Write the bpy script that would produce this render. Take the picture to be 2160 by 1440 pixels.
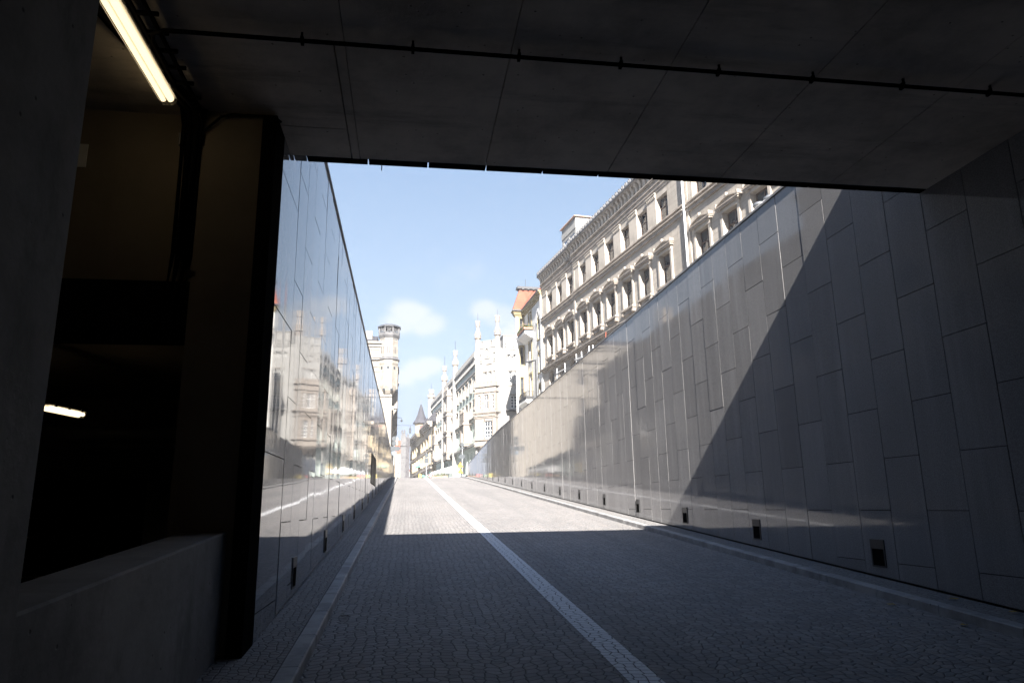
import bpy, bmesh, math, random
from mathutils import Matrix, Vector
random.seed(7)
for o in list(bpy.data.objects): bpy.data.objects.remove(o, do_unlink=True)
S = bpy.context.scene; COL = S.collection
PI = math.pi

# ------------------------------------------------------------------ camera, sky, sun, exposure
cd = bpy.data.cameras.new('camera'); cam = bpy.data.objects.new('camera', cd); COL.objects.link(cam)
R = ((0.9898123, 0.0181539, 0.1412162), (-0.1416498, 0.2257628, 0.9638291), (-0.0143841, -0.9740131, 0.2260343))
m = Matrix.Identity(4)
for i in range(3):
    m[i][0] = R[i][0]; m[i][1] = -R[i][1]; m[i][2] = -R[i][2]
m[2][3] = 1.6
cam.matrix_world = m
cd.sensor_width = 36; cd.lens = 1497.26 * 36 / 2160; cd.clip_start = .05; cd.clip_end = 6000
S.camera = cam

SUN_T = Vector((.138, 1.648, -1)).normalized()            # the way the sunlight travels
SUN_EL = math.asin(-SUN_T.z); SUN_AZ = math.atan2(-SUN_T.x, -SUN_T.y)
W = bpy.data.worlds.new('World'); S.world = W; W.use_nodes = True
wt = W.node_tree; wt.nodes.clear()
def N(t, typ, **kw):
    n = t.nodes.new(typ)
    for k, v in kw.items():
        if k.startswith('i_'): n.inputs[k[2:].replace('_', ' ')].default_value = v
        else: setattr(n, k, v)
    return n
def mth(t, op, a, b=None, c=None, clamp=False):
    n = t.nodes.new('ShaderNodeMath'); n.operation = op; n.use_clamp = clamp
    for i, v in enumerate((a, b, c)):
        if v is None: continue
        if isinstance(v, (int, float)): n.inputs[i].default_value = v
        else: t.links.new(v, n.inputs[i])
    return n.outputs[0]
def mixc(t, f, a, b, blend='MIX'):
    n = t.nodes.new('ShaderNodeMix'); n.data_type = 'RGBA'; n.blend_type = blend
    for idx, v in ((0, f), (6, a), (7, b)):
        if isinstance(v, (int, float)): n.inputs[idx].default_value = v
        elif isinstance(v, tuple): n.inputs[idx].default_value = v if len(v) == 4 else (*v, 1)
        else: t.links.new(v, n.inputs[idx])
    return n.outputs[2]
def ramp(t, v, a, b, c=0., d=1.):
    n = t.nodes.new('ShaderNodeMapRange'); n.interpolation_type = 'SMOOTHSTEP'
    t.links.new(v, n.inputs[0])
    for i, x in enumerate((a, b, c, d)): n.inputs[i + 1].default_value = x
    return n.outputs[0]
sky = N(wt, 'ShaderNodeTexSky', sky_type='NISHITA', sun_disc=False, sun_elevation=SUN_EL, sun_rotation=SUN_AZ,
        altitude=200, air_density=1.0, dust_density=.6, ozone_density=1.0)
tc = N(wt, 'ShaderNodeTexCoord')
nz = N(wt, 'ShaderNodeTexNoise', i_Scale=16., i_Detail=7., i_Roughness=.6)
wt.links.new(tc.outputs['Generated'], nz.inputs['Vector'])
nz2 = N(wt, 'ShaderNodeTexNoise', i_Scale=4.5, i_Detail=6., i_Roughness=.62)
wt.links.new(tc.outputs['Generated'], nz2.inputs['Vector'])
tot = None
CLOUDS = ((.0005, .965, .262, .030, .62), (-.015, .969, .250, .025, .55), (.020, .969, .250, .027, .55), (.104, .957, .270, .023, .55), (.124, .957, .262, .025, .4),
          (.009, .983, .186, .022, .5), (.026, .981, .192, .019, .5), (-.012, .985, .177, .022, .5), (.18, .955, .235, .05, .7), (-.13, .96, .25, .05, .6))
for (x, y, z, r, amt) in CLOUDS:
    d = N(wt, 'ShaderNodeVectorMath', operation='SUBTRACT'); wt.links.new(tc.outputs['Generated'], d.inputs[0]); d.inputs[1].default_value = (x, y, z)
    e = N(wt, 'ShaderNodeVectorMath', operation='MULTIPLY'); wt.links.new(d.outputs[0], e.inputs[0]); e.inputs[1].default_value = (.85 / r, .5 / r, 1.35 / r)
    l = N(wt, 'ShaderNodeVectorMath', operation='LENGTH'); wt.links.new(e.outputs[0], l.inputs[0])
    k = mth(wt, 'ADD', mth(wt, 'MULTIPLY', l.outputs['Value'], -1.), mth(wt, 'MULTIPLY_ADD', nz.outputs['Fac'], 1.5, .25))
    k = ramp(wt, k, -.15, .55, 0., amt)
    tot = k if tot is None else mth(wt, 'MAXIMUM', tot, k)
wisp = ramp(wt, nz2.outputs['Fac'], .56, .78, 0., .35)
tot = mth(wt, 'MAXIMUM', tot, wisp)
skyc = mixc(wt, 1., sky.outputs[0], (1.0, 1.0, 1.02), 'MULTIPLY')
vm = lambda op, a, b: (lambda n: (n.outputs[0]))(_vm(op, a, b))
def _vm(op, a, b):
    n = wt.nodes.new('ShaderNodeVectorMath'); n.operation = op
    for i, v in enumerate((a, b)):
        if isinstance(v, tuple): n.inputs[i].default_value = v
        else: wt.links.new(v, n.inputs[i])
    return n
soft = vm('DIVIDE', vm('MULTIPLY', skyc, (1.46, 1.56, 1.78)), vm('ADD', vm('MULTIPLY', skyc, (.32, .32, .32)), (1., 1., 1.)))
dz = N(wt, 'ShaderNodeSeparateXYZ'); wt.links.new(tc.outputs['Generated'], dz.inputs[0])
lowf = ramp(wt, dz.outputs[2], .02, .24, 1., 0.)
soft = mixc(wt, lowf, soft, vm('MULTIPLY', soft, (.56, .63, .78)))
skyf = mixc(wt, ramp(wt, dz.outputs[2], .4, .75), soft, skyc)
cl = mixc(wt, tot, skyf, (3.75, 3.8, 3.9))
bg = N(wt, 'ShaderNodeBackground', i_Strength=.058); wt.links.new(cl, bg.inputs[0])
wo = N(wt, 'ShaderNodeOutputWorld'); wt.links.new(bg.outputs[0], wo.inputs[0])

sl = bpy.data.lights.new('sun', 'SUN'); sl.energy = 5.; sl.angle = math.radians(.55); sl.color = (1., .95, .885)
so = bpy.data.objects.new('sun', sl); COL.objects.link(so); so.rotation_euler = SUN_T.to_track_quat('-Z', 'Y').to_euler(); so.location = (-5, -40, 40)

S.view_settings.view_transform = 'Standard'; S.view_settings.look = 'None'; S.view_settings.gamma = 1
S.view_settings.exposure = 2.22
S.cycles.use_denoising = True
S.cycles.max_bounces = 9; S.cycles.diffuse_bounces = 5; S.cycles.glossy_bounces = 5
S.cycles.sample_clamp_indirect = 6.

# ------------------------------------------------------------------ mesh helpers
class MB:
    def __init__(s, M=None): s.v = []; s.f = []; s.M = M
    def add(s, vs, fs):
        b = len(s.v)
        if s.M is not None: vs = [tuple(s.M @ Vector(p)) for p in vs]
        s.v += [tuple(p) for p in vs]; s.f += [tuple(b + i for i in f) for f in fs]; return s
    def box(s, x0, x1, y0, y1, z0, z1):
        v = [(x, y, z) for x in (x0, x1) for y in (y0, y1) for z in (z0, z1)]
        return s.add(v, [(0, 1, 3, 2), (4, 6, 7, 5), (0, 4, 5, 1), (2, 3, 7, 6), (0, 2, 6, 4), (1, 5, 7, 3)])
    def quad(s, *p): return s.add(p, [tuple(range(len(p)))])
    def prism(s, poly, ax, a, b):                      # ax: the axis the outline is pushed along
        def P(q, h): return {'x': (h, q[0], q[1]), 'y': (q[0], h, q[1]), 'z': (q[0], q[1], h)}[ax]
        n = len(poly); v = [P(q, a) for q in poly] + [P(q, b) for q in poly]
        return s.add(v, [tuple(range(n))[::-1], tuple(range(n, 2 * n))] + [(i, (i + 1) % n, n + (i + 1) % n, n + i) for i in range(n)])
    def lathe(s, prof, cx=0, cy=0, n=8, rot=0.):
        v = []
        for (r, z) in prof: v += [(cx + r * math.cos(rot + 2 * PI * i / n), cy + r * math.sin(rot + 2 * PI * i / n), z) for i in range(n)]
        f = [(k * n + i, k * n + (i + 1) % n, (k + 1) * n + (i + 1) % n, (k + 1) * n + i) for k in range(len(prof) - 1) for i in range(n)]
        f += [tuple(range(n))[::-1], tuple(range((len(prof) - 1) * n, len(prof) * n))]
        return s.add(v, f)
    def tube(s, pts, r, n=6):
        pts = [Vector(p) for p in pts]; v = []
        for i, p in enumerate(pts):
            t = (pts[min(i + 1, len(pts) - 1)] - pts[max(i - 1, 0)]).normalized()
            a = t.cross(Vector((0, 0, 1)));
            if a.length < .05: a = t.cross(Vector((1, 0, 0)))
            a.normalize(); b = t.cross(a)
            v += [tuple(p + r * (math.cos(2 * PI * k / n) * a + math.sin(2 * PI * k / n) * b)) for k in range(n)]
        m_ = len(pts)
        f = [(k * n + i, k * n + (i + 1) % n, (k + 1) * n + (i + 1) % n, (k + 1) * n + i) for k in range(m_ - 1) for i in range(n)]
        f += [tuple(range(n))[::-1], tuple(range((m_ - 1) * n, m_ * n))]
        return s.add(v, f)
    def ball(s, c, r, sz=1., n=8, k=5):
        prof = [(max(r * math.sin(PI * j / k), .001), c[2] - sz * r * math.cos(PI * j / k)) for j in range(k + 1)]
        return s.lathe(prof, c[0], c[1], n)
    def mesh(s, name, mat, smooth=False):
        me = bpy.data.meshes.new(name); me.from_pydata(s.v, [], s.f)
        bm = bmesh.new(); bm.from_mesh(me); bmesh.ops.recalc_face_normals(bm, faces=bm.faces); bm.to_mesh(me); bm.free()
        me.materials.append(mat)
        if smooth:
            for p in me.polygons: p.use_smooth = True
        return me
    def build(s, name, mat, parent=None, loc=(0, 0, 0), rz=0., smooth=False):
        o = bpy.data.objects.new(name, s.mesh(name, mat, smooth)); COL.objects.link(o)
        o.location = loc; o.rotation_euler = (0, 0, rz)
        if parent is not None: o.parent = parent
        return o
def tag(o, label=None, cat=None, group=None, kind=None):
    for k, v in (('label', label), ('category', cat), ('group', group), ('kind', kind)):
        if v: o[k] = v
    return o
def thing(name, label, cat, loc=(0, 0, 0), rz=0., group=None):
    o = bpy.data.objects.new(name, None); COL.objects.link(o); o.location = loc; o.rotation_euler = (0, 0, rz); o.empty_display_size = .2
    return tag(o, label, cat, group)
KIDS = {}
def inst(o, parent, loc, rz=None):                      # copy of an object with its children, sharing the mesh
    c = o.copy(); COL.objects.link(c); c.parent = parent; c.location = loc
    if rz is not None: c.rotation_euler = (0, 0, rz)
    for ch in o.children:
        inst(ch, c, ch.location)
    return c
ORD = 'first second third fourth fifth sixth seventh eighth ninth tenth eleventh twelfth thirteenth fourteenth fifteenth sixteenth seventeenth eighteenth nineteenth twentieth twenty-first twenty-second twenty-third'.split()

# ------------------------------------------------------------------ materials
def mat(name):
    M = bpy.data.materials.new(name); M.use_nodes = True; t = M.node_tree; b = t.nodes['Principled BSDF']; return M, t, b
def setc(t, b, key, v):
    if isinstance(v, (int, float)): b.inputs[key].default_value = v
    elif isinstance(v, tuple): b.inputs[key].default_value = v if len(v) == 4 else (*v, 1)
    else: t.links.new(v, b.inputs[key])
def noise(t, scale, detail=5., rough=.6, vec=None, stretch=None):
    c = N(t, 'ShaderNodeTexCoord'); v = vec if vec is not None else c.outputs['Object']
    if stretch:
        mp = N(t, 'ShaderNodeMapping'); t.links.new(v, mp.inputs[0]); mp.inputs['Scale'].default_value = stretch; v = mp.outputs[0]
    n = N(t, 'ShaderNodeTexNoise', i_Scale=scale, i_Detail=detail, i_Roughness=rough); t.links.new(v, n.inputs['Vector']); return n.outputs['Fac']
def bump(t, b, h, strength, dist=.02):
    n = N(t, 'ShaderNodeBump'); n.inputs['Strength'].default_value = strength; n.inputs['Distance'].default_value = dist
    t.links.new(h, n.inputs['Height']); t.links.new(n.outputs[0], b.inputs['Normal'])
def plaster(name, c, c2=None, scale=.7, rough=.85, streak=.35, fine=25.):
    M, t, b = mat(name); c2 = c2 or tuple(x * .72 for x in c)
    a = ramp(t, noise(t, scale, 7., .65), .38, .72)
    col = mixc(t, a, c, c2)
    s_ = ramp(t, noise(t, 1., 5., .6, stretch=(2.6, 2.6, .22)), .5, .78, 0., streak)
    col = mixc(t, s_, col, tuple(x * .55 for x in c))
    setc(t, b, 'Base Color', col); b.inputs['Roughness'].default_value = rough
    bump(t, b, noise(t, fine, 4.), .25, .01)
    return M
def plain(name, c, rough=.5, metal=0., var=.2, scale=6.):
    M, t, b = mat(name)
    col = mixc(t, ramp(t, noise(t, scale, 5.), .35, .7), c, tuple(x * (1 - var) for x in c))
    setc(t, b, 'Base Color', col); b.inputs['Roughness'].default_value = rough; b.inputs['Metallic'].default_value = metal
    return M
def glass_dark(name, c=(.02, .024, .03), rough=.04):
    M, t, b = mat(name); setc(t, b, 'Base Color', mixc(t, ramp(t, noise(t, .9, 2.), .4, .65), c, tuple(x * 2.6 + .01 for x in c)))
    b.inputs['Roughness'].default_value = rough; b.inputs['IOR'].default_value = 1.5
    return M
def granite(name, c, rough, ior, wave, speck=.35):
    M, t, b = mat(name)
    co = N(t, 'ShaderNodeTexCoord').outputs['Object']
    v = N(t, 'ShaderNodeTexVoronoi', i_Scale=150.); t.links.new(co, v.inputs['Vector'])
    g1 = mth(t, 'ADD', mth(t, 'MULTIPLY', ramp(t, noise(t, 260., 2., .5), .42, .62), .5), mth(t, 'MULTIPLY', ramp(t, noise(t, 75., 3., .7), .4, .62), .5))
    col = mixc(t, g1, tuple(x * (1 - speck) for x in c), tuple(x * (1 + speck) for x in c))
    geo = N(t, 'ShaderNodeAttribute', attribute_name='tone')
    col = mixc(t, 1., col, geo.outputs['Color'], 'MULTIPLY')
    st = ramp(t, noise(t, 1., 6., .65, stretch=(3.5, 3.5, .25)), .45, .75)
    col = mixc(t, mth(t, 'MULTIPLY', st, .28), col, tuple(min(1, x * 1.7) for x in c))
    blot = ramp(t, noise(t, .35, 6., .6), .4, .7)
    col = mixc(t, mth(t, 'MULTIPLY', blot, .25), col, tuple(x * .72 for x in c))
    setc(t, b, 'Base Color', col)
    rn = mth(t, 'MULTIPLY_ADD', st, .12, rough); t.links.new(rn, b.inputs['Roughness'])
    b.inputs['IOR'].default_value = ior
    w_ = noise(t, 1.1, 2., .5, stretch=(1., 1.6, .55))
    bump(t, b, w_, wave, .01)
    return M
def concrete(name, c, rough=.9, seam=.0, scale=.5, bstr=.5):
    M, t, b = mat(name)
    a = ramp(t, noise(t, scale, 8., .68), .36, .7)
    col = mixc(t, a, c, tuple(x * .55 for x in c))
    a2 = ramp(t, noise(t, 1., 7., .7, stretch=(.35, 2.2, 1.)), .5, .72)
    col = mixc(t, mth(t, 'MULTIPLY', a2, .7), col, tuple(x * .38 for x in c))
    p = N(t, 'ShaderNodeTexVoronoi', i_Scale=7.); t.links.new(N(t, 'ShaderNodeTexCoord').outputs['Object'], p.inputs['Vector'])
    pit = ramp(t, p.outputs['Distance'], .03, .09)
    col = mixc(t, pit, tuple(x * .25 for x in c), col)
    setc(t, b, 'Base Color', col); b.inputs['Roughness'].default_value = rough
    h = mth(t, 'ADD', mth(t, 'MULTIPLY', noise(t, 9., 8., .7), .7), mth(t, 'MULTIPLY', pit, .6))
    bump(t, b, h, bstr, .02)
    return M
def cobble(name, c1, c2, joint, sx=.098, sy=.088, paint=None):
    M, t, b = mat(name)
    co = N(t, 'ShaderNodeTexCoord').outputs['Object']
    wob = N(t, 'ShaderNodeTexNoise', i_Scale=1.3, i_Detail=2.); t.links.new(co, wob.inputs['Vector'])
    sp = N(t, 'ShaderNodeSeparateXYZ'); t.links.new(co, sp.inputs[0])
    X = mth(t, 'ADD', sp.outputs[0], mth(t, 'MULTIPLY', wob.outputs['Fac'], .12)); Y = sp.outputs[1]
    tri = mth(t, 'PINGPONG', X, .8)
    arc = mth(t, 'MULTIPLY', mth(t, 'MULTIPLY', tri, tri), .32)
    cmb = N(t, 'ShaderNodeCombineXYZ'); t.links.new(mth(t, 'DIVIDE', X, sx), cmb.inputs[0]); t.links.new(mth(t, 'DIVIDE', mth(t, 'ADD', Y, arc), sy), cmb.inputs[1])
    ve = N(t, 'ShaderNodeTexVoronoi', voronoi_dimensions='2D', feature='DISTANCE_TO_EDGE', i_Scale=1., i_Randomness=.66); t.links.new(cmb.outputs[0], ve.inputs['Vector'])
    vc = N(t, 'ShaderNodeTexVoronoi', voronoi_dimensions='2D', feature='F1', i_Scale=1., i_Randomness=.66); t.links.new(cmb.outputs[0], vc.inputs['Vector'])
    edge = mth(t, 'ADD', ve.outputs['Distance'], mth(t, 'MULTIPLY_ADD', noise(t, 40., 3.), .06, -.03))
    jm = ramp(t, edge, .008, .06)
    hs = ramp(t, edge, .0, .14)
    sc = N(t, 'ShaderNodeSeparateColor'); t.links.new(vc.outputs['Color'], sc.inputs[0])
    col = mixc(t, sc.outputs[0], c1, c2)
    col = mixc(t, mth(t, 'MULTIPLY', sc.outputs[1], .3), col, (.30, .24, .20))
    col = mixc(t, ramp(t, noise(t, 220., 2.), .4, .65, 0., .45), col, tuple(x * .5 for x in c1))
    big = ramp(t, noise(t, .28, 5., .6), .35, .72, 0., .3)
    col = mixc(t, big, col, tuple(x * .6 for x in c1))
    trk = ramp(t, noise(t, 1., 5., .6, stretch=(1.5, .07, 1.)), .42, .66, 0., .32)
    col = mixc(t, trk, col, tuple(x * .62 for x in c1))
    spot = ramp(t, noise(t, 2.4, 4., .6), .66, .78, 0., .4)
    col = mixc(t, spot, col, tuple(x * .45 for x in c1))
    if paint:
        wear = ramp(t, noise(t, 24., 6., .7), .56, .74, 1., .25)
        col = mixc(t, mth(t, 'MULTIPLY', wear, ramp(t, edge, .02, .07, .35, 1.)), col, paint)
    col = mixc(t, jm, joint, col)
    setc(t, b, 'Base Color', col); b.inputs['Roughness'].default_value = .8; b.inputs['Specular IOR Level'].default_value = .3
    tilt = mth(t, 'MULTIPLY', sc.outputs[2], .35)
    h = mth(t, 'ADD', mth(t, 'ADD', hs, tilt), mth(t, 'MULTIPLY', noise(t, 55., 4.), .18))
    bump(t, b, h, .8, .011)
    return M
def emit(name, c, s):
    M = bpy.data.materials.new(name); M.use_nodes = True; t = M.node_tree; t.nodes.clear()
    e = N(t, 'ShaderNodeEmission', i_Strength=s); e.inputs[0].default_value = (*c, 1); o = N(t, 'ShaderNodeOutputMaterial'); t.links.new(e.outputs[0], o.inputs[0]); return M

m_gL = granite('polished granite pale', (.22, .222, .23), .03, 1.5, .05)
m_gR = granite('polished granite dark', (.235, .23, .228), .045, 1.42, .028)
m_back = plain('black joint', (.012, .012, .013), .9)
m_cope = plain('coping stone', (.27, .27, .275), .55, var=.3)
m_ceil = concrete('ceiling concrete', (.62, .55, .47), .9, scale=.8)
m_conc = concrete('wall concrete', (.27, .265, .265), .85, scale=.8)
m_plas = plaster('brown tunnel plaster', (.30, .25, .19), fine=14.)
m_steel = plain('black steel', (.010, .0095, .009), .8); m_steel.node_tree.nodes['Principled BSDF'].inputs['Specular IOR Level'].default_value = .0
m_dgrey = plain('dark grey metal', (.06, .06, .062), .42, .6)
m_lgrey = plain('grey metal', (.30, .31, .32), .4, .7)
m_road = cobble('road setts', (.232, .229, .232), (.36, .345, .336), (.05, .05, .052))
m_pave = cobble('pavement setts', (.22, .22, .225), (.31, .305, .30), (.05, .048, .045), .075, .075)
m_line = cobble('painted setts', (.2, .2, .215), (.28, .28, .285), (.08, .08, .085), paint=(.72, .72, .73))
m_kerb = concrete('kerb granite', (.34, .335, .335), .7, scale=2., bstr=.15)
m_grd = plain('street asphalt', (.16, .155, .15), .9, scale=2.)
m_tube = emit('fluorescent tube', (1., .80, .50), .42)
m_tube2 = emit('garage tube', (1., .80, .50), .6)
m_glass = glass_dark('window glass')
m_glassb = glass_dark('blue window glass', (.05, .09, .16))
m_white = plain('white paint', (.78, .78, .78), .5, var=.08)
m_bstone = None

# ------------------------------------------------------------------ the lie of the land
G = .0627
def road(Y):
    if Y < 65: return G * Y
    if Y < 98: return G * Y - .00095 * (Y - 65) ** 2
    return 5.11
def side(Y):
    if Y < 45: return 5.5
    if Y < 78: return 5.5 - .5 * (Y - 45) / 33
    if Y < 98: return 5.0 + .09 * (Y - 78) / 20
    return 5.09
def XL(Y): return -1.2383 - .0036 * Y
def XR(Y): return 5.9963 - .0011 * Y
def topL(Y): return 6.5 if Y < 38 else 6.5 - .75 * (Y - 38) / 42
def topR(Y):
    if Y < 46: return 6.6
    return 6.6 - .85 * ((Y - 46) / 26) ** 1.3
def strip(name, xa, xb, ya, yb, zf, matl, step=.5, **kw):
    mb = MB(); n = int((yb - ya) / step); v = []; f = []
    for i in range(n + 1):
        y = ya + (yb - ya) * i / n; v += [(xa(y), y, zf(y)), (xb(y), y, zf(y))]
        if i: f.append((2 * i - 2, 2 * i - 1, 2 * i + 1, 2 * i))
    mb.add(v, f); o = mb.build(name, matl); return tag(o, kind='structure')
strip('road', lambda y: -.8 - .0036 * y, lambda y: 5.55 - .0011 * y, -14.5, 100, road, m_road)
strip('road_marking', lambda y: 1.63 - .0012 * y, lambda y: 1.88 - .0012 * y, -14.5, 96, lambda y: road(y) + .004, m_line)
strip('left_pavement', lambda y: XL(y) - .3, lambda y: -.9 - .0036 * y, -14.5, 79, lambda y: road(y) + .095, m_pave)
strip('right_pavement', lambda y: 5.6 - .0011 * y, lambda y: XR(y) + .25, -14.5, 72.6, lambda y: road(y) + .095, m_pave)
for nm, x0 in (('left_kerb', -.9), ('right_kerb', 5.46)):
    mb = MB(); y = -14.
    sl_ = -.0036 if x0 < 0 else -.0011
    while y < (79 if x0 < 0 else 75):
        L = .96 + .08 * random.random(); j = .004 * (random.random() - .5); a = y + .005; b_ = y + L - .005
        v = []
        for (yy) in (a, b_):
            x = x0 + sl_ * yy + j
            prof = [(x, -.2), (x + .15, -.2), (x + .15, .088), (x + .138, .1), (x + .012, .1), (x, .088)]
            v += [(p[0], yy, road(yy) + p[1]) for p in prof]
        mb.add(v, [tuple(range(6))[::-1], tuple(range(6, 12))] + [(i, (i + 1) % 6, 6 + (i + 1) % 6, 6 + i) for i in range(6)])
        y += L
    tag(mb.build(nm, m_kerb), kind='structure')
# street level ground: one sheet with the ramp's cutting left open
ys = [-150, -60, -15, 0, 20, 45, 60, 72.8, 78, 85, 92, 98, 110, 150, 300, 500]
mb = MB()
for i in range(len(ys) - 1):
    a, b_ = ys[i], ys[i + 1]
    for (x0, x1) in ((-250, -1.75), (6.35, 250)): mb.quad((x0, a, side(a)), (x1, a, side(a)), (x1, b_, side(b_)), (x0, b_, side(b_)))
    if b_ > 80: mb.quad((-1.75, a, min(road(a), side(a)) - .03), (6.35, a, min(road(a), side(a)) - .03), (6.35, b_, side(b_) - .03), (-1.75, b_, side(b_) - .03))
tag(mb.build('ground', m_grd), kind='structure')

# ------------------------------------------------------------------ granite clad ramp walls
def clad(name, label, right, y0, y1, matl, first=None):
    root = thing(name, label, 'wall', (0, 0, 0))
    X = XR if right else XL; sg = 1 if right else -1; top = topR if right else topL
    cols = []; y = 7.085 if right else 7.645
    w_ = .642
    if not right: cols.append((6.585, 7.645, 0, True))
    k = 0
    yy = y
    while yy < y1 - .1: cols.append((yy, min(yy + w_, y1), k % 2, False)); yy += w_; k += 1
    if right:
        yy = y; k = 1
        while yy > y0: cols.append((yy - w_, yy, k % 2, False)); yy -= w_; k += 1
    v = []; f = []; tone = []
    gp = .0045
    for (a, b_, par, wide) in cols:
        z0r = road((a + b_) / 2)
        r0 = 1.485 if par == 0 else 2.126
        if not right: r0 = 2.09 if par else 1.475
        if right: r0 = 1.485 if par == 0 else 2.126
        stepz = 1.28
        if wide: r0, stepz = 2.105, 1.36
        zt = top((a + b_) / 2)
        levels = [r0 + stepz * i for i in range(-4, 8)]
        za = lambda q: road(q) + (.0 if wide else .125)
        lv = [None] + [l for l in levels if l > z0r + .25 and l < zt - .15] + [zt]
        cj = random.gauss(0, .0016)
        for i in range(len(lv) - 1):
            zl0 = za(a) if lv[i] is None else lv[i] + gp; zl1 = za(b_) if lv[i] is None else lv[i] + gp
            zu0 = (top(a) if i == len(lv) - 2 else lv[i + 1] - gp); zu1 = (top(b_) if i == len(lv) - 2 else lv[i + 1] - gp)
            j = cj + random.gauss(0, .0008); ty = random.gauss(0, .0011 if right else .0019); tz = random.gauss(0, .0007 if right else .0012)
            ya, yb = a + gp, b_ - gp; ym = (ya + yb) / 2; zm = (zl0 + zu0) / 2
            P = lambda q, z: X(q) - sg * (j + ty * (q - ym) + tz * (z - zm))
            fr = [(P(ya, zl0), ya, zl0), (P(yb, zl1), yb, zl1), (P(yb, zu1), yb, zu1), (P(ya, zu0), ya, zu0)]
            bk = [(X(p[1]) + sg * .035, p[1], p[2]) for p in fr]
            n = len(v); v += fr + bk
            fs = [(n, n + 1, n + 2, n + 3)] + [(n + q, n + 4 + q, n + 4 + (q + 1) % 4, n + (q + 1) % 4) for q in range(4)]
            f += fs; tn = 1 + random.gauss(0, .06 if right else .10); tone += [tn] * len(fs)
    me = bpy.data.meshes.new('cladding'); me.from_pydata(v, [], f)
    bm = bmesh.new(); bm.from_mesh(me); bmesh.ops.recalc_face_normals(bm, faces=bm.faces); bm.to_mesh(me); bm.free()
    at = me.attributes.new('tone', 'FLOAT_COLOR', 'FACE')
    for i, tn in enumerate(tone): at.data[i].color = (tn, tn, tn * 1.01, 1)
    me.materials.append(matl); o = bpy.data.objects.new('cladding', me); COL.objects.link(o); o.parent = root
    # solid core behind the slabs
    mb = MB(); n = 40
    prev = None
    for i in range(n + 1):
        y = y0 + (y1 - y0) * i / n
        cur = [(X(y) + sg * .03, y, road(y) - .6), (X(y) + sg * .36, y, road(y) - .6), (X(y) + sg * .36, y, top(y) - .005), (X(y) + sg * .03, y, top(y) - .005)]
        b = len(mb.v); mb.v += cur
        if prev is not None: mb.f += [(prev + q, b + q, b + (q + 1) % 4, prev + (q + 1) % 4) for q in range(4)]
        else: mb.f.append((0, 1, 2, 3))
        prev = b
    mb.f.append((prev, prev + 3, prev + 2, prev + 1))
    mb.build('core', m_back, root)
    # coping, cut into lengths
    mb = MB(); y = 7.2
    while y < y1:
        e = min(y + 1.92, y1); a = y + .004; b_ = e - .004
        v = []
        for q in (a, b_): v += [(X(q) - sg * .02, q, top(q) + .004), (X(q) + sg * .42, q, top(q) + .004), (X(q) + sg * .42, q, top(q) + .07), (X(q) - sg * .02, q, top(q) + .045)]
        mb.add(v, [(0, 1, 2, 3), (7, 6, 5, 4)] + [(i, 4 + i, 4 + (i + 1) % 4, (i + 1) % 4) for i in range(4)])
        y = e
    mb.build('coping', m_cope, root)
    return root
wallR = clad('granite_wall', 'long dark granite panelled retaining wall on the right of the ramp, half in sunlight', True, -14.6, 72.7, m_gR)
wallL = clad('granite_wall', 'mirror-polished granite retaining wall on the left of the ramp reflecting the street', False, 6.6, 79.5, m_gL)

# recessed wall lights along both walls
mb = MB(); W2, H2, D2 = .14, .17, .012
# local: y along wall, z up, x out of the wall (+)
mb.box(0, D2, -W2, W2, .055, H2); mb.box(0, D2, -W2, -W2 + .025, -H2, .055); mb.box(0, D2, W2 - .025, W2, -H2, .055); mb.box(0, D2, -W2 + .025, W2 - .025, -H2, -H2 + .02)
frame_me = mb.mesh('frame', m_dgrey)
mb = MB(); mb.quad((.004, -W2 + .025, .055), (.004, W2 - .025, .055), (.011, W2 - .025, -H2 + .02), (.011, -W2 + .025, -H2 + .02)); mb.quad((.004, -W2 + .025, .055), (.011, -W2 + .025, -H2 + .02), (.0, -W2 + .025, -H2 + .02))
rec_me = mb.mesh('recess', m_steel)
for right in (True, False):
    for k in range(-1 if right else 0, 20 if right else 22):
        y = 8.7164 + 3.2437 * k
        X = XR(y) if right else XL(y)
        z = road(y) + (.382 + .13 if right else .34 + .13) - .11
        wallname = 'right-hand dark wall' if right else 'left-hand polished wall'
        n_ = k + 1 if right else k
        if right and k == -1: lab = 'recessed dark wall light inside the tunnel, low on the right wall, at the frame edge'
        elif k < 2: lab = '%s recessed wall light from the tunnel mouth, in shade low on the %s' % (ORD[k], wallname)
        else: lab = '%s recessed wall light from the tunnel mouth, low on the %s' % (ORD[k], wallname)
        t = thing('wall_light', lab, 'wall light', (X - (.0 if right else -.0), y, z), PI if right else 0., 'recessed lights low along the ramp walls')
        for nm, me in (('frame', frame_me), ('recess', rec_me)):
            o = bpy.data.objects.new(nm, me); COL.objects.link(o); o.parent = t
# louvre grille in the left wall
t = thing('wall_grille', 'tall black louvred vent grille set into the polished left wall', 'vent grille', (XL(28.5), 28.5, 2.5))
for (a, b_) in ((-2.0, -.15), (.15, 2.0)):
    mb = MB()
    for i in range(17):
        z = .02 + i * .062
        mb.quad((.012, a, z + .045), (.012, b_, z + .045), (.034, b_, z), (.034, a, z))
    mb.build('louvre', m_lgrey, t)
    mb = MB(); mb.box(.006, .010, a - .02, b_ + .02, -.02, 1.09); mb.build('backing', m_back, t)

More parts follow.
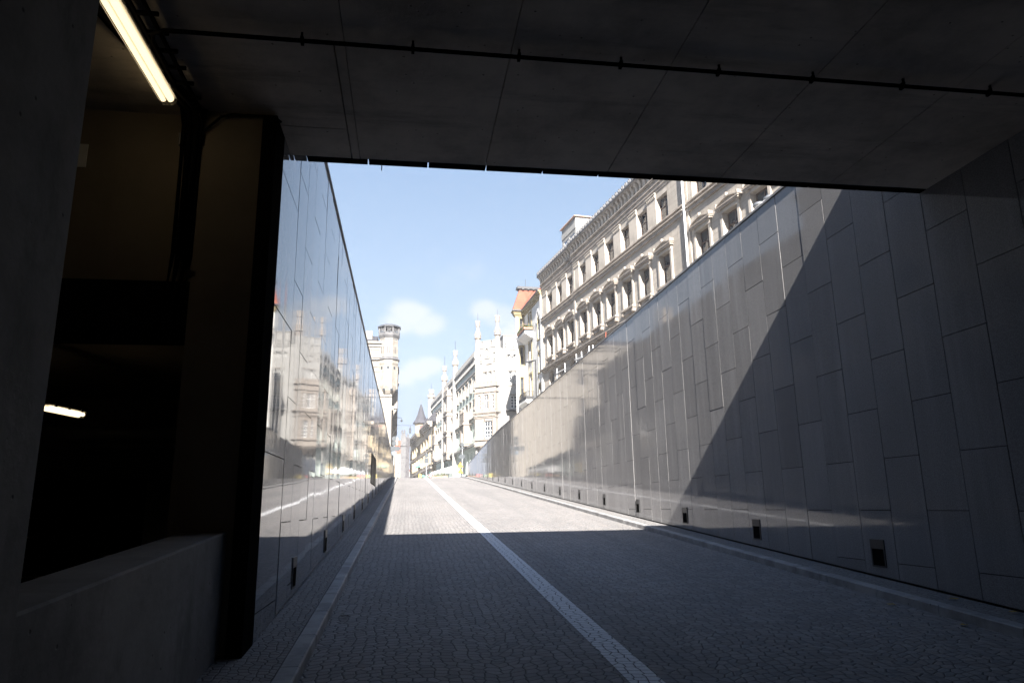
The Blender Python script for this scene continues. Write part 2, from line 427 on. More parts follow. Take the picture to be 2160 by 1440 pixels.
# ------------------------------------------------------------------ the underpass
ZC, YP = 5.171, 6.97
root = thing('tunnel_roof', 'stained concrete underpass ceiling slab with board joints', 'ceiling', (2., 0, ZC))
mb = MB(Matrix.Translation((-2., 0, -ZC)))
xs = [-8.4, -.56, .76, 2.11, 3.42, 4.75, 6.4]
for i in range(6):
    a, b_ = xs[i], xs[i + 1]
    for (ya, yb) in ((-15, -9), (-9, -3), (-3, 1.2), (1.2, 5.03)): mb.box(a + .004, b_ - .004, ya + .002, yb - .002, ZC, ZC + .1)
    if i == 0:
        mb.box(a, -.56 - .09, 5.038, 6.375, ZC, ZC + .1); mb.box(-.56 - .078, b_ - .0025, 5.038, YP, ZC - .002, ZC + .1); mb.box(a, -.56 - .09, 6.387, YP, ZC, ZC + .1)
    else: mb.box(a + .004, b_ - .004, 5.038, YP, ZC, ZC + .1)
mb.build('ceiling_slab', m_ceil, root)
mb = MB(Matrix.Translation((-2., 0, -ZC))); mb.box(-9, 7, -16, YP - .003, ZC + .1, 5.75); mb.box(-9, 7, YP - .35, YP - .001, 5.75, 6.82); mb.build('parapet', m_conc, root)
# steel drip rail along the portal edge, in lengths with a gap of daylight between
t = thing('drip_rail', 'thin black steel rail in lengths along the underside of the portal edge', 'rail', (2, 7.03, 5.17))
gaps = [-1.6, -1.24, -1.11, -.48, .15, .775, 1.40, 2.03, 2.66, 3.29, 3.92, 4.55, 5.17, 5.79, 5.99]
for i in range(len(gaps) - 1):
    mb = MB(Matrix.Translation((-2, -7.03, -5.17)))
    if i > 2 or i == 2: mb.box(gaps[i] + .007, gaps[i + 1] - .007, 6.975, 7.085, 5.165, 5.20); mb.box(gaps[i] + .007, gaps[i + 1] - .007, 7.07, 7.085, 5.2, 5.30)
    else: mb.box(gaps[i] + .007, gaps[i + 1] - .007, 6.975, 7.085, 5.168, 5.2)
    mb.build('rail_length', m_steel if i >= 2 else m_conc, t)
mb = MB(Matrix.Translation((-2, -7.03, -5.17))); mb.box(-.345, -.335, 7.07, 7.078, 5.10, 5.17); mb.build('drip_pin', m_lgrey, t)
# pipe under the ceiling with clamps
t = thing('ceiling_pipe', 'black pipe clamped under the concrete ceiling, running across the tunnel', 'pipe', (2, 5, 5.1))
M2 = Matrix.Translation((-2, -5, -5.1))
mb = MB(M2); mb.tube([(-2.0, 5.45, 5.115), (-2.0, 5.12, 5.115), (-1.97, 5.03, 5.115), (-1.88, 4.985, 5.115), (-1.7, 4.98, 5.115), (5.96, 4.98, 5.115)], .017, 8); mb.build('pipe', m_steel, t, smooth=True)
for i in range(8):
    x = -.87 + .845 * i
    mb = MB(M2); mb.box(x - .012, x + .012, 4.952, 5.008, 5.09, 5.14); mb.box(x - .008, x + .008, 4.952, 4.966, 5.14, 5.172); mb.build('clamp', m_steel, t)
# left side: near concrete wall, parapet, pier, header and the garage bay behind
XW = -1.44
t = thing('tunnel_wall', 'rough dark concrete tunnel wall at the near left edge', 'wall', (-1.6, -6, -1))
mb = MB(Matrix.Translation((1.6, 6, 1))); n = 6
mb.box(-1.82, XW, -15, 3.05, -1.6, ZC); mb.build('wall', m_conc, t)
t = thing('parapet_wall', 'low sloping concrete parapet between tunnel wall and dark garage bay', 'parapet', (-1.6, 4.6, 0))
mb = MB(Matrix.Translation((1.6, -4.6, 0)))
zt = lambda y: G * y + 1.045
v = []
for y in (3.05, 6.2): v += [(XW, y, -1), (-1.80, y, -1), (-1.80, y, zt(y) - .012), (-1.79, y, zt(y)), (XW - .012, y, zt(y)), (XW, y, zt(y) - .012)]
mb.add(v, [tuple(range(6)), tuple(range(11, 5, -1))] + [(i, (i + 1) % 6, 6 + (i + 1) % 6, 6 + i) for i in range(6)])
mb.build('wall', m_conc, t)
t = thing('pier', 'brown plastered pier with a black steel edge beside the left granite wall', 'pier', (-1.6, 6.5, 0))
M2 = Matrix.Translation((1.6, -6.5, 0))
mb = MB(M2); mb.box(-1.90, -1.39, 6.2, 6.95, -.6, ZC); mb.build('shaft', m_plas, t)
mb = MB(M2); mb.box(-1.385, -1.258, 6.17, 6.575, -.2, ZC - .02); mb.box(-1.385, -1.29, 6.575, 6.95, -.2, ZC - .02); mb.build('steel_edge', m_steel, t)
t = thing('header_wall', 'dim brown plaster wall above the garage opening, with a dark beam', 'wall', (-4, 6.4, 3))
M2 = Matrix.Translation((4, -6.4, -3))
mb = MB(M2); mb.box(-8.2, -1.905, 6.3, 6.9, 3.54, ZC); mb.build('wall', m_plas, t)
mb = MB(M2); mb.box(-8.2, -1.90, 6.22, 6.9, 3.12, 3.538); mb.build('beam', m_steel, t)
mb = MB(M2); mb.box(-3.06, -2.90, 6.285, 6.298, 4.6, 4.82); mb.build('notice', m_white, t)
t = thing('garage', 'unlit garage bay seen through the opening on the left', 'garage', (-5, 9, -2))
M2 = Matrix.Translation((5, -9, 2))
mb = MB(M2); mb.box(-8.5, -8.3, -15, 13, -2.2, 5.17); mb.box(-8.3, -1.95, 12.6, 12.8, -2.2, 3.6); mb.box(-1.95, -1.7, 6.95, 12.8, -2.2, 5.1); mb.build('wall', m_plas, t)
mb = MB(M2); mb.box(-8.3, -1.95, 6.9, 12.6, 3.45, 3.6); mb.build('ceiling', m_plas, t)
mb = MB(M2); mb.box(-8.3, -1.83, -15, 12.6, -2.25, -2.1); mb.build('floor', m_conc, t)
mb = MB(M2); mb.box(-8.3, -2.0, 10.5, 12.59, 2.46, 2.62); mb.box(-4.0, -3.1, 11.9, 12.59, -2.1, 2.46); mb.build('lintel', m_conc, t)
mb = MB(M2)
for i in range(14): mb.box(-6.3, -4.05, 12.52, 12.59, -2.05 + .3 * i, -1.78 + .3 * i)
mb.build('roller_door', m_steel, t)
t = thing('daylight_blocker', 'unseen wall added behind the camera to keep daylight out of the tunnel', 'wall', (2, -15, 0))  # added out of view to stop sun and sky shining in from behind
mb = MB(Matrix.Translation((-2, 15, 0))); mb.box(-8.4, 6.6, -15.3, -15, -4, 5.2); mb.build('wall', m_conc, t)
t = thing('air_duct', 'fat black ribbed duct hanging across the garage bay', 'duct', (-3.6, 9.6, 2.55))
mb = MB(); mb.tube([(-1.05, .8, .12), (-1.0, .25, .1), (-.85, .05, .04), (-.6, 0, .0), (0, 0, 0), (1.6, 0, 0)], .1, 12)
for i in range(16): mb.tube([(-.5 + i * .055, 0, 0), (-.475 + i * .055, 0, 0)], .108, 12)
mb.build('duct', plain('black duct', (.02, .02, .02), .25), t, smooth=False)
# conduits down the header wall
t = thing('cable_conduits', 'bundle of black conduits and cable tray running down beside the pier', 'conduit', (-2.0, 6.2, 4.2))
for i, (dx, r) in enumerate(((-.07, .018), (-.02, .03), (.04, .03), (.085, .012))):
    mb = MB(); mb.tube([(dx - .25 - .02 * i, -1.5, .93), (dx, -.12, .93), (dx, -.02, .8), (dx, .02, -.4), (dx - .05, .02, -1.0)], r, 6); mb.build('conduit', m_steel, t, smooth=True)
mb = MB(); mb.box(-.11, .12, .0, .06, .62, .74); mb.box(.07, .14, .0, .05, -.62, -.56); mb.build('bracket', m_dgrey, t)
mb = MB(); mb.tube([(.05, .0, .45), (.1, -.02, .75), (.25, -.04, .9), (.35, -.04, .93), (.72, -.04, .93), (.78, -.04, .88)], .012, 6); mb.build('cable', m_steel, t, smooth=True)
# fluorescent lamps
def lamp(name, label, loc, rz, L, tube, w=.15):
    t = thing(name, label, 'lamp', loc, rz, 'fluorescent batten lamps')
    mb = MB(); mb.box(-w / 2, w / 2, -L / 2, L / 2, .05, .1); mb.build('housing', m_dgrey, t); mb = MB(); mb.box(-w / 2 + .012, w / 2 - .012, -L / 2 + .03, L / 2 - .03, .04, .049); mb.build('reflector', m_white, t)
    for s in (-.026, .026):
        mb = MB(); mb.tube([(s * 1.15, -L / 2 + .06, .012), (s * 1.15, L / 2 - .06, .012)], .022, 8); mb.build('tube', tube, t, smooth=True)
    # clear ribbed cover
    prof = [(-w / 2, .05), (-w / 2 + .008, .0), (-w / 2 + .03, -.026), (w / 2 - .03, -.026), (w / 2 - .008, .0), (w / 2, .05)]
    mb = MB(); v = []
    for k_, (y, s) in enumerate(((-L / 2, .6), (-L / 2 + .03, 1), (L / 2 - .03, 1), (L / 2, .6))): v += [(p[0] * s, y, .05 - (.05 - p[1]) * (s if s == 1 else .55)) for p in prof]
    f = [(6 * k_ + i, 6 * k_ + i + 1, 6 * k_ + 7 + i, 6 * k_ + 6 + i) for k_ in range(3) for i in range(5)] + [tuple(range(6)), tuple(range(18, 24))]
    mb.add(v, f); mb.build('cover', m_cover, t)
    for s in (-1, 1):
        for i in range(3):
            mb = MB(); mb.box(s * w / 2 - .006, s * w / 2 + .006, -L / 3 + i * L / 3 - .02, -L / 3 + i * L / 3 + .02, .03, .07); mb.build('clip', m_lgrey, t)
m_cover, _t, _b = mat('clear lamp cover'); _b.inputs['Base Color'].default_value = (.95, .9, .8, 1); _b.inputs['Roughness'].default_value = .22; _b.inputs['Transmission Weight'].default_value = .95; _b.inputs['IOR'].default_value = 1.15
lamp('batten_lamp', 'bright warm fluorescent batten lamp under the tunnel ceiling, upper left', (-2.125, 5.20, 5.06), 0, 1.46, m_tube, .15)
lamp('batten_lamp', 'small lit batten lamp deep in the dark garage bay', (-3.905, 8.735, 2.72), -.158, .72, m_tube2, .10)
mb = MB()
for s in (-.05, .05): mb.box(-.05 + s, .05 + s - .08, -1.6, .9, 0, .03)
for i in range(12): mb.box(-.1, .07, -1.6 + i * .22, -1.58 + i * .22, 0, .03)
o = mb.build('cable_tray', m_steel, None, (-1.93, 5.3, 5.11)); tag(o, 'black cable tray under the ceiling beside the bright batten lamp', 'cable tray')
#BUILDINGS
# ------------------------------------------------------------------ facades
class Facade:
    """a wall plane: u runs along it, w out of it, z up; parts are placed in that frame under one root"""
    def __init__(s, root, P, d):
        s.root = root; s.P = Vector((P[0], P[1], 0)); d = Vector((d[0], d[1], 0)).normalized(); s.d = d
        s.o = Vector((-d.y, d.x, 0)); s.ang = math.atan2(d.y, d.x); s.rl = root.location.copy()
    def loc(s, u=0, w=0, z=0):
        return s.P + s.d * u + s.o * w + Vector((0, 0, z)) - s.rl
    def put(s, mb, name, mt, u=0, w=0, z=0, parent=None, smooth=False):
        return mb.build(name, mt, s.root, s.loc(u, w, z), s.ang, smooth) if parent is None else mb.build(name, mt, parent, (u, w, z), 0, smooth)
    def copy(s, o, u, w, z): return inst(o, s.root, s.loc(u, w, z), s.ang)
    def sub(s, u, w=0): 
        p = s.P + s.d * u + s.o * w; return Facade(s.root, (p.x, p.y), (s.d.x, s.d.y))
def wall_holes(mb, u0, u1, z0, z1, holes, depth=.45, w=0., cap=None):
    """front skin with openings, and the reveals of each opening"""
    us = sorted({u0, u1, *[h[0] for h in holes], *[h[1] for h in holes]}); us = [u for u in us if u0 <= u <= u1]
    zs = sorted({z0, z1, *[h[2] for h in holes], *[h[3] for h in holes]}); zs = [z for z in zs if z0 <= z <= z1]
    for i in range(len(us) - 1):
        run = None
        for j in range(len(zs) - 1):
            cu, cz = (us[i] + us[i + 1]) / 2, (zs[j] + zs[j + 1]) / 2
            inside = any(h[0] < cu < h[1] and h[2] < cz < h[3] for h in holes)
            if not inside:
                if run is None: run = zs[j]
                end = zs[j + 1]
            if (inside or j == len(zs) - 2) and run is not None:
                mb.quad((us[i], w, run), (us[i + 1], w, run), (us[i + 1], w, end), (us[i], w, end)); run = None
    if cap:
        for u in (u0, u1): mb.quad((u, w, z0), (u, w - cap, z0), (u, w - cap, z1), (u, w, z1))
    for (a, b, c, e) in holes:
        mb.quad((a, w, c), (a, w - depth, c), (a, w - depth, e), (a, w, e)); mb.quad((b, w, c), (b, w - depth, c), (b, w - depth, e), (b, w, e))
        mb.quad((a, w, c), (b, w, c), (b, w - depth, c), (a, w - depth, c)); mb.quad((a, w, e), (b, w, e), (b, w - depth, e), (a, w - depth, e))
def body(mb, u0, u1, z0, z1, back=12., front=-.5):
    mb.box(u0, u1, -back, front, z0, z1)
def window(F, W, H, frame, glass, depth, nx=2, bars=(.68,), fw=.07, gl_off=.04):
    """a sash window, origin at the middle of its sill on the wall face: frame > pane"""
    f = MB(); y0, y1 = -depth, -depth + .06
    f.box(-W / 2, -W / 2 + fw, y0, y1, 0, H); f.box(W / 2 - fw, W / 2, y0, y1, 0, H)
    f.box(-W / 2 + fw, W / 2 - fw, y0, y1, 0, fw); f.box(-W / 2 + fw, W / 2 - fw, y0, y1, H - fw, H)
    for i in range(1, nx): 
        x = -W / 2 + W * i / nx; f.box(x - fw * .4, x + fw * .4, y0, y1 - .005, fw, H - fw)
    for b in bars: f.box(-W / 2 + fw, W / 2 - fw, y0, y1 + .012, b * H - fw * .45, b * H + fw * .45)
    o = f.build('window', frame, F.root, (0, 0, 0), F.ang)
    g = MB(); g.quad((-W / 2, y0 + .015, 0), (W / 2, y0 + .015, 0), (W / 2, y0 + .015, H), (-W / 2, y0 + .015, H))
    g.build('pane', glass, o)
    return o
def arch_fill(W, H, y0, y1, n=8, over=0.):
    """the two spandrels that turn a square opening W wide into a round arch whose crown is at height H"""
    r = W / 2; mb = MB()
    for sgn in (-1, 1):
        pts = [(sgn * r, H + over), (sgn * r, H - r)] + [(sgn * r * math.cos(a), H - r + r * math.sin(a)) for a in [PI / 2 * k / n for k in range(1, n + 1)]] + [(0, H + over)]
        mb.prism(pts, 'y', y0, y1)
    return mb
class Proto:
    """moves the first one itself, then copies"""
    def __init__(s, F, o): s.F, s.o, s.used = F, o, False
    def at(s, u, w, z, F=None):
        F = F or s.F
        if not s.used:
            s.used = True; s.o.location = F.loc(u, w, z); s.o.rotation_euler = (0, 0, F.ang); return s.o
        return F.copy(s.o, u, w, z)

# materials of the street
def ashlar(name, c, course=.42, blk=1.1):
    M, t, b = mat(name)
    co = N(t, 'ShaderNodeTexCoord').outputs['Object']
    sp = N(t, 'ShaderNodeSeparateXYZ'); t.links.new(co, sp.inputs[0]); cm = N(t, 'ShaderNodeCombineXYZ')
    t.links.new(sp.outputs[0], cm.inputs[0]); t.links.new(sp.outputs[2], cm.inputs[1])
    br = N(t, 'ShaderNodeTexBrick', i_Scale=1.); t.links.new(cm.outputs[0], br.inputs['Vector'])
    br.inputs['Mortar Size'].default_value = .014; br.inputs['Brick Width'].default_value = blk; br.inputs['Row Height'].default_value = course
    br.inputs['Color1'].default_value = (*c, 1); br.inputs['Color2'].default_value = (*[x * .84 for x in c], 1); br.inputs['Mortar'].default_value = (*[x * .5 for x in c], 1)
    a = ramp(t, noise(t, .55, 7., .65), .38, .72)
    col = mixc(t, mth(t, 'MULTIPLY', a, .75), br.outputs['Color'], tuple(x * .62 for x in c))
    s_ = ramp(t, noise(t, 1., 6., .65, stretch=(2.2, 2.2, .2)), .48, .75, 0., .55)
    col = mixc(t, s_, col, (c[0] * .5, c[1] * .46, c[2] * .42))
    setc(t, b, 'Base Color', col); b.inputs['Roughness'].default_value = .85
    bump(t, b, mth(t, 'ADD', mth(t, 'MULTIPLY', br.outputs['Fac'], -1.), mth(t, 'MULTIPLY', noise(t, 18., 4.), .3)), .5, .02)
    return M
m_ash = ashlar('beige ashlar', (.42, .375, .322))
m_trim = plaster('weathered stone trim', (.34, .295, .25), (.17, .148, .128), scale=1.3, streak=.5)
m_lite = plaster('pale stone', (.41, .365, .312), scale=1.1, streak=.3)
m_wood = plain('brown window wood', (.09, .05, .035), .5)
m_whitef = plain('white window frame', (.75, .75, .74), .5, var=.06)
m_cream = plaster('white render', (.27, .263, .25), (.225, .218, .205), streak=.12)
m_green = plaster('pale green render', (.55, .62, .58), (.48, .56, .51), streak=.15)
m_peach = plaster('peach stone', (.26, .23, .202), (.20, .172, .148), scale=1.6, streak=.2)
m_yel = plaster('ochre trim', (.27, .22, .125), (.23, .185, .10), streak=.1)
m_ywall = plaster('ivory render', (.62, .61, .59), (.57, .56, .53), streak=.08)
m_buff = plaster('buff render', (.36, .30, .22), (.30, .25, .18), streak=.2)
m_tower = plaster('cream limestone', (.26, .237, .206), (.185, .165, .142), scale=1.4, streak=.3)
m_lead = plain('lead grey', (.05, .053, .06), .6)
m_slate = ashlar('slate', (.05, .05, .062), .22, .35)
m_tile = ashlar('orange roof tile', (.30, .085, .05), .30, .4)
m_greys = plaster('grey sandstone', (.13, .128, .13), (.07, .07, .075), scale=2., streak=.5)
m_carv = plaster('dark carved stone', (.085, .08, .085), (.035, .035, .04), scale=3.5, streak=.6, fine=8.)
m_dkr = plaster('grey render', (.25, .235, .22), (.20, .19, .18), streak=.3)
m_shut = plain('ochre shutter', (.33, .265, .17), .6, var=.5, scale=.3)
m_iron = plain('black iron', (.03, .03, .032), .5, .3)

# ---- the long beige palace on the right
root = thing('palace', 'long grey-beige stone palace with pedimented windows and bracketed cornice, right', 'building', (14.45, 75, 5))
BP, BD = (14.4509, 75.), (-.139, .9903)
F0 = Facade(root, BP, BD)
bays = [-2.62, -5.83, -8.82, -12.55, -15.69, -18.77, -22.04, -25.13, -28.37, -33.35, -36.6, -39.6, -43.0, -46.2, -49.4]
secs = [(-10.1, 0., 0.), (-31.45, -10.1, .12), (-52.5, -31.45, 0.)]
Z2, Z2t, Z3, Z3t = 17.0, 19.42, 21.92, 23.98
pw2 = Proto(F0, window(F0, 1.62, Z2t - Z2, m_wood, m_glass, .36, 2, (.66,)))
pw3 = Proto(F0, window(F0, 1.62, Z3t - Z3, m_wood, m_glass, .36, 2, (.62,)))
pw1 = Proto(F0, window(F0, 1.62, 3.3, m_wood, m_glass, .36, 2, (.5,)))
pw0 = Proto(F0, window(F0, 1.9, 4.2, m_wood, m_glass, .36, 2, (.6,)))
# surround with colonnettes, consoles and segmental pediment
mb = MB()
for s in (-1, 1):
    mb.box(s * .93 - .12, s * .93 + .12, 0, .11, -.05, 2.5); mb.box(s * .93 - .15, s * .93 + .15, 0, .15, 2.36, 2.58); mb.box(s * .93 - .15, s * .93 + .15, 0, .14, -.12, .1)
    mb.box(s * .93 - .12, s * .93 + .12, 0, .22, 2.581, 2.66)
mb.box(-.8, .8, 0, .14, 2.42, 2.62); mb.box(-.81, .81, 0, .12, 2.62, 2.655)
sur_me = mb
mbp = MB(); mbp.box(-1.24, 1.24, 0, .30, 2.86, 2.98); mbp.box(-1.3, 1.3, 0, .36, 2.98, 3.04)
n = 10; outer = [(-1.3 + 2.6 * i / n, 3.065 + .40 * (1 - ((i - n / 2) / (n / 2)) ** 2)) for i in range(n + 1)]
inner = [(p[0] * .9, 3.065 + (p[1] - 3.065) * .74) for p in outer]
for i in range(n): mbp.prism([inner[i], inner[i + 1], outer[i + 1], outer[i]], 'y', 0, .32)
mbp.prism([(-1.12, 3.06)] + inner[1:-1] + [(1.12, 3.06)], 'y', 0, .2)
for s in (-1.2, 0, 1.2): mbp.box(s - .08, s + .08, .0 if s else .15, .34, 3.1 if s else 3.45, 3.34 if s else 3.66)
sur_o = sur_me.build('window_surround', m_lite, root); mbp.v = [(p[0], p[1], p[2] - .2) for p in mbp.v]; mbp.build('pediment', m_trim, sur_o); psur = Proto(F0, sur_o)
mb = MB(); mb.box(-1.15, 1.15, 0, .3, -.16, -.0); mb.box(-1.05, 1.05, 0, .14, -.5, -.16)
for s in (-.93, .93): mb.box(s - .14, s + .14, 0, .26, -.5, -.161)
psill = Proto(F0, mb.build('sill', m_trim, root))
mb = MB(); mb.box(.86, 2.28, 0, .07, .12, 2.2); mb.box(.84, 2.30, 0, .12, 2.2, 2.27); mb.box(.86, 2.28, 0, .10, 2.27, 2.5); mb.box(.82, 2.32, 0, .17, 2.5, 2.6); mb.box(.82, 2.32, 0, .12, -.02, .12)
for k in range(6): mb.box(.9 + .235 * k, 1.03 + .235 * k, .1, .14, 2.29, 2.48)
ppil = Proto(F0, mb.build('pilaster', m_lite, root))
parch = Proto(F0, arch_fill(1.62, 3.3, -.45, .02, 8, .05).build('arch', m_trim, root))
for (u0, u1, w) in secs:
    Fs = F0.sub(0, w)
    bs = [b for b in bays if u0 < b < u1]
    holes = []
    for b in bs: holes += [(b - .81, b + .81, Z2, Z2t), (b - .81, b + .81, Z3, Z3t), (b - .81, b + .81, 12.2, 15.5), (b - .95, b + .95, 6.3, 10.5)]
    mb = MB(); wall_holes(mb, u0, u1, 4.6, 24.52, holes, .5)
    mb.box(u0, u1, -13, -.56, 4.6, 26.3); mb.quad((u0, 0, 4.6), (u0, -.6, 4.6), (u0, -.6, 24.52), (u0, 0, 24.52)); mb.quad((u1, 0, 4.6), (u1, -.6, 4.6), (u1, -.6, 24.52), (u1, 0, 24.52))
    Fs.put(mb, 'wall', m_ash)
    mb = MB(); e = .0
    for (za, zb, pr) in ((24.521, 24.75, .05), (24.75, 24.82, .12), (24.82, 25.08, .08), (25.08, 25.15, .17), (25.15, 25.5, .10), (25.5, 25.58, .22), (25.58, 25.66, .28)): mb.box(u0, u1, -.5, pr, za, zb)
    mb.box(u0, u1, -.5, .15, 25.66, 26.44); Fs.put(mb, 'architrave', m_trim)
    mb = MB(); mb.box(u0, u1, -.5, .50, 26.44, 26.53); mb.box(u0, u1, -.5, .56, 26.53, 26.6); Fs.put(mb, 'cornice', m_trim); mb = MB(); mb.box(u0, u1, -.5, .6, 26.601, 26.7); Fs.put(mb, 'gutter', m_lead)
    mb = MB(); mb.box(u0, u1, -.1, .16, 21.18, 21.44); mb.box(u0, u1, -.1, .28, 21.44, 21.52); mb.box(u0, u1, -.1, .10, 21.52, 21.78); mb.box(u0, u1, -.1, .22, 21.78, 21.90)
    Fs.put(mb, 'string_course', m_trim)
    mb = MB(); mb.box(u0, u1, -.1, .14, 15.66, 15.8); mb.box(u0, u1, -.1, .38, 15.8, 15.93); mb.box(u0, u1, -.1, .46, 15.93, 16.0); mb.box(u0, u1, -.1, .08, 16.0, 16.2); mb.box(u0, u1, -.1, .3, 11.1, 11.4)
    Fs.put(mb, 'floor_cornice', m_trim)
    for q in (u0 + .22, u1 - .22):
        for (za, zb) in ((16.25, 21.18), (21.9, 24.52)):
            mb = MB(); mb.box(q - .2, q + .2, 0, .1, za, zb); Fs.put(mb, 'corner_strip', m_ash)
    for b in bs:
        pw2.at(b, 0, Z2, Fs); pw3.at(b, 0, Z3, Fs); pw1.at(b, 0, 12.2, Fs); pw0.at(b, 0, 6.3, Fs)
        psur.at(b, 0, Z2, Fs); psill.at(b, 0, Z2, Fs); ppil.at(b, 0, Z3, Fs); parch.at(b, 0, 12.2, Fs)
# console brackets and the row of palmettes on the gutter
mb = MB(); mb.prism([(.14, 25.64), (.23, 25.64), (.28, 25.74), (.28, 26.0), (.33, 26.18), (.44, 26.3), (.46, 26.438), (.14, 26.438)], 'x', -.15, .15)
pbr = Proto(F0, mb.build('bracket', m_lite, root))
mb = MB(); mb.prism([(-.14, 0), (.14, 0), (.2, .16), (.17, .3), (.09, .4), (0, .46), (-.09, .4), (-.17, .3), (-.2, .16)], 'y', -.07, .07); mb.ball((0, .07, .22), .11, 1.2, 6, 4); mb.box(-.26, .26, -.09, .09, -.0, .06)
ppal = Proto(F0, mb.build('palmette', m_greys, root))
u = -.4; nb = 0
while u > -42: pbr.at(u, .12 if -31.45 < u < -10.1 else 0, 0); u -= .68
u = -.3
while u > -34: ppal.at(u, .5 + (.12 if -31.45 < u < -10.1 else 0), 26.7); u -= .63
mb = MB(); mb.tube([(-31.62, .28, 5), (-31.62, .28, 26.6)], .075, 8); F0.put(mb, 'drainpipe', m_white, smooth=True)
mb = MB(); mb.quad((-52.5, .5, 26.71), (0, .5, 26.71), (0, -6.5, 27.6), (-52.5, -6.5, 27.6)); mb.quad((-52.5, -13, 26.71), (0, -13, 26.71), (0, -6.5, 27.6), (-52.5, -6.5, 27.6)); F0.put(mb, 'roof', m_lead)

# ---- white penthouse on its roof
root = thing('penthouse', 'white flat-roofed rooftop storey with blue windows above the palace cornice', 'building', (17.0, 70, 27))
Fp = Facade(root, (17.25, 69.5), (-.139, .9903))
mb = MB(); wall_holes(mb, 0, 4.2, 26.3, 31.8, [(.4, 1.9, 27.6, 30.2), (2.2, 3.7, 27.6, 30.2)], .12); mb.box(0, 4.2, -7, -.2, 26.3, 31.8); mb.quad((0, 0, 26.8), (0, -.2, 26.8), (0, -.2, 31.8), (0, 0, 31.8)); mb.box(-.02, 4.2, -.1, .06, 30.55, 31.2)
Fp.put(mb, 'wall', m_cream)
for a in (1.15, 2.95):
    o = window(Fp, 1.5, 2.6, m_whitef, m_glassb, .1, 1, ()); o.location = Fp.loc(a, 0, 27.6)
mb = MB(); mb.box(-.2, 4.35, -7.2, .2, 31.8, 31.9); Fp.put(mb, 'roof', plain('brown flashing', (.45, .28, .2), .6))

# ---- ivory and ochre corner house with orange mansard
root = thing('corner_house', 'ivory and ochre house with orange mansard roof and planted balcony', 'building', (14.44, 75.2, 5))
YD = Vector((-.0617, .9981)).normalized()
Fy = Facade(root, (14.44, 75.25), YD)
holes = [(.85, 1.95, 20.0, 22.45), (.82, 1.9, 16.2, 18.4), (.85, 1.85, 12.9, 14.75), (5.2, 6.3, 21.3, 24.05), (5.2, 6.3, 18.4, 20.8), (5.2, 6.3, 13.6, 16.7), (.8, 2., 6, 9.5), (5.2, 6.4, 6, 9.5)]
BW = 1.12
mb = MB(); wall_holes(mb, -.25, 8.74, 4.6, 24.6, holes, .4); mb.box(-.25, 8.7, -9, -.45, 4.6, 24.9); mb.box(8.7, 13.2, -9, -1.601, 4.6, 24.9); mb.prism([(9.0, -1.6), (9.0, 1.1), (9.15, 1.1), (13.2, -1.6)], 'z', 4.6, 24.44); mb.quad((8.74, BW, 4.6), (9.0, BW, 4.6), (9.0, BW, 24.44), (8.74, BW, 24.44)); Fy.put(mb, 'wall', m_ywall)
for (a, b, c, e) in holes:
    o = window(Fy, b - a, e - c, m_wood, m_glass, .38, 2, (.65,)); o.location = Fy.loc((a + b) / 2, 0, c)
    mb = MB(); 
    for s in (a - .16, b): mb.box(s + .001, s + .159, 0, .06, c - .1, e + .15)
    mb.box(a, b, 0, .08, e, e + .2); mb.box(a - .2, b + .2, 0, .14, c - .2, c - .1); Fy.put(mb, 'window_surround', m_yel)
for (c, e) in ((20.0, 22.45), (12.9, 14.75)):
    o = arch_fill(1.1 if e > 20 else 1.0, e - c, -.3, .03, 6, .02); Fy.put(o, 'arch', m_yel, 1.4 if e > 20 else 1.35, 0, c)
mb = MB()
ns = 9
ring = lambda r, z0: [(r * math.cos(PI * k / ns) * (.8 if k not in (0, ns) else 1), z0 + r * 1.25 * math.sin(PI * k / ns)) for k in range(ns + 1)]
ro, ri = ring(1.0, 22.2), ring(.72, 22.2)
for k in range(ns): mb.prism([ri[k], ri[k + 1], ro[k + 1], ro[k]], 'y', 0, .16)
mb.box(.7, 1.15, 0, .18, 22.0, 22.2); mb.box(-1.15, -.7, 0, .18, 22.0, 22.2)
Fy.put(mb, 'hood_mould', m_ywall, 1.4)
mb = MB(); mb.box(-.25, .25, 0, .2, 4.6, 25.0); Fy.put(mb, 'quoin_strip', m_ywall)
for c in (.62, 2.1, 4.9, 6.65): 
    mb = MB(); mb.box(c - .05, c + .05, 0, .05, 16.0, 24.6) if c > 3 else mb.box(c - .04, c + .04, 0, .04, 15.3, 19.7); Fy.put(mb, 'lesene', m_yel)
# bay towards the street
BW = 1.12
pb = Fy.P + Fy.d * 8.74
Fb = Facade(root, (pb.x + Fy.o.x * BW, pb.y + Fy.o.y * BW), (Fy.d.y, -Fy.d.x))     # faces the camera; u runs back to the main wall
Fb = Facade(root, (pb.x, pb.y), (-Fy.d.y, Fy.d.x))                                     # u runs out to the street
wy = [(.24, .6, 22.3, 24.2), (.24, .6, 18.4, 20.6), (.24, .6, 13.6, 16.8), (.24, .6, 6.5, 9.5)]
mb = MB(); wall_holes(mb, 0, BW, 4.6, 24.6, wy, .2); Fb.put(mb, 'bay_wall', m_ywall)
for (a, b, c, e) in wy:
    o = window(Fb, b - a, e - c, m_wood, m_glass, .18, 1, (.6,), .04); o.location = Fb.loc((a + b) / 2, 0, c)
    mb = MB(); mb.box(.06, a, 0, .06, c - .3, e + .2); mb.box(b, b + .16, 0, .06, c - .3, e + .2); mb.box(a, b, 0, .07, e, e + .22); mb.box(a, b, 0, .05, c - .3, c); Fb.put(mb, 'window_surround', m_yel)
mb = MB()
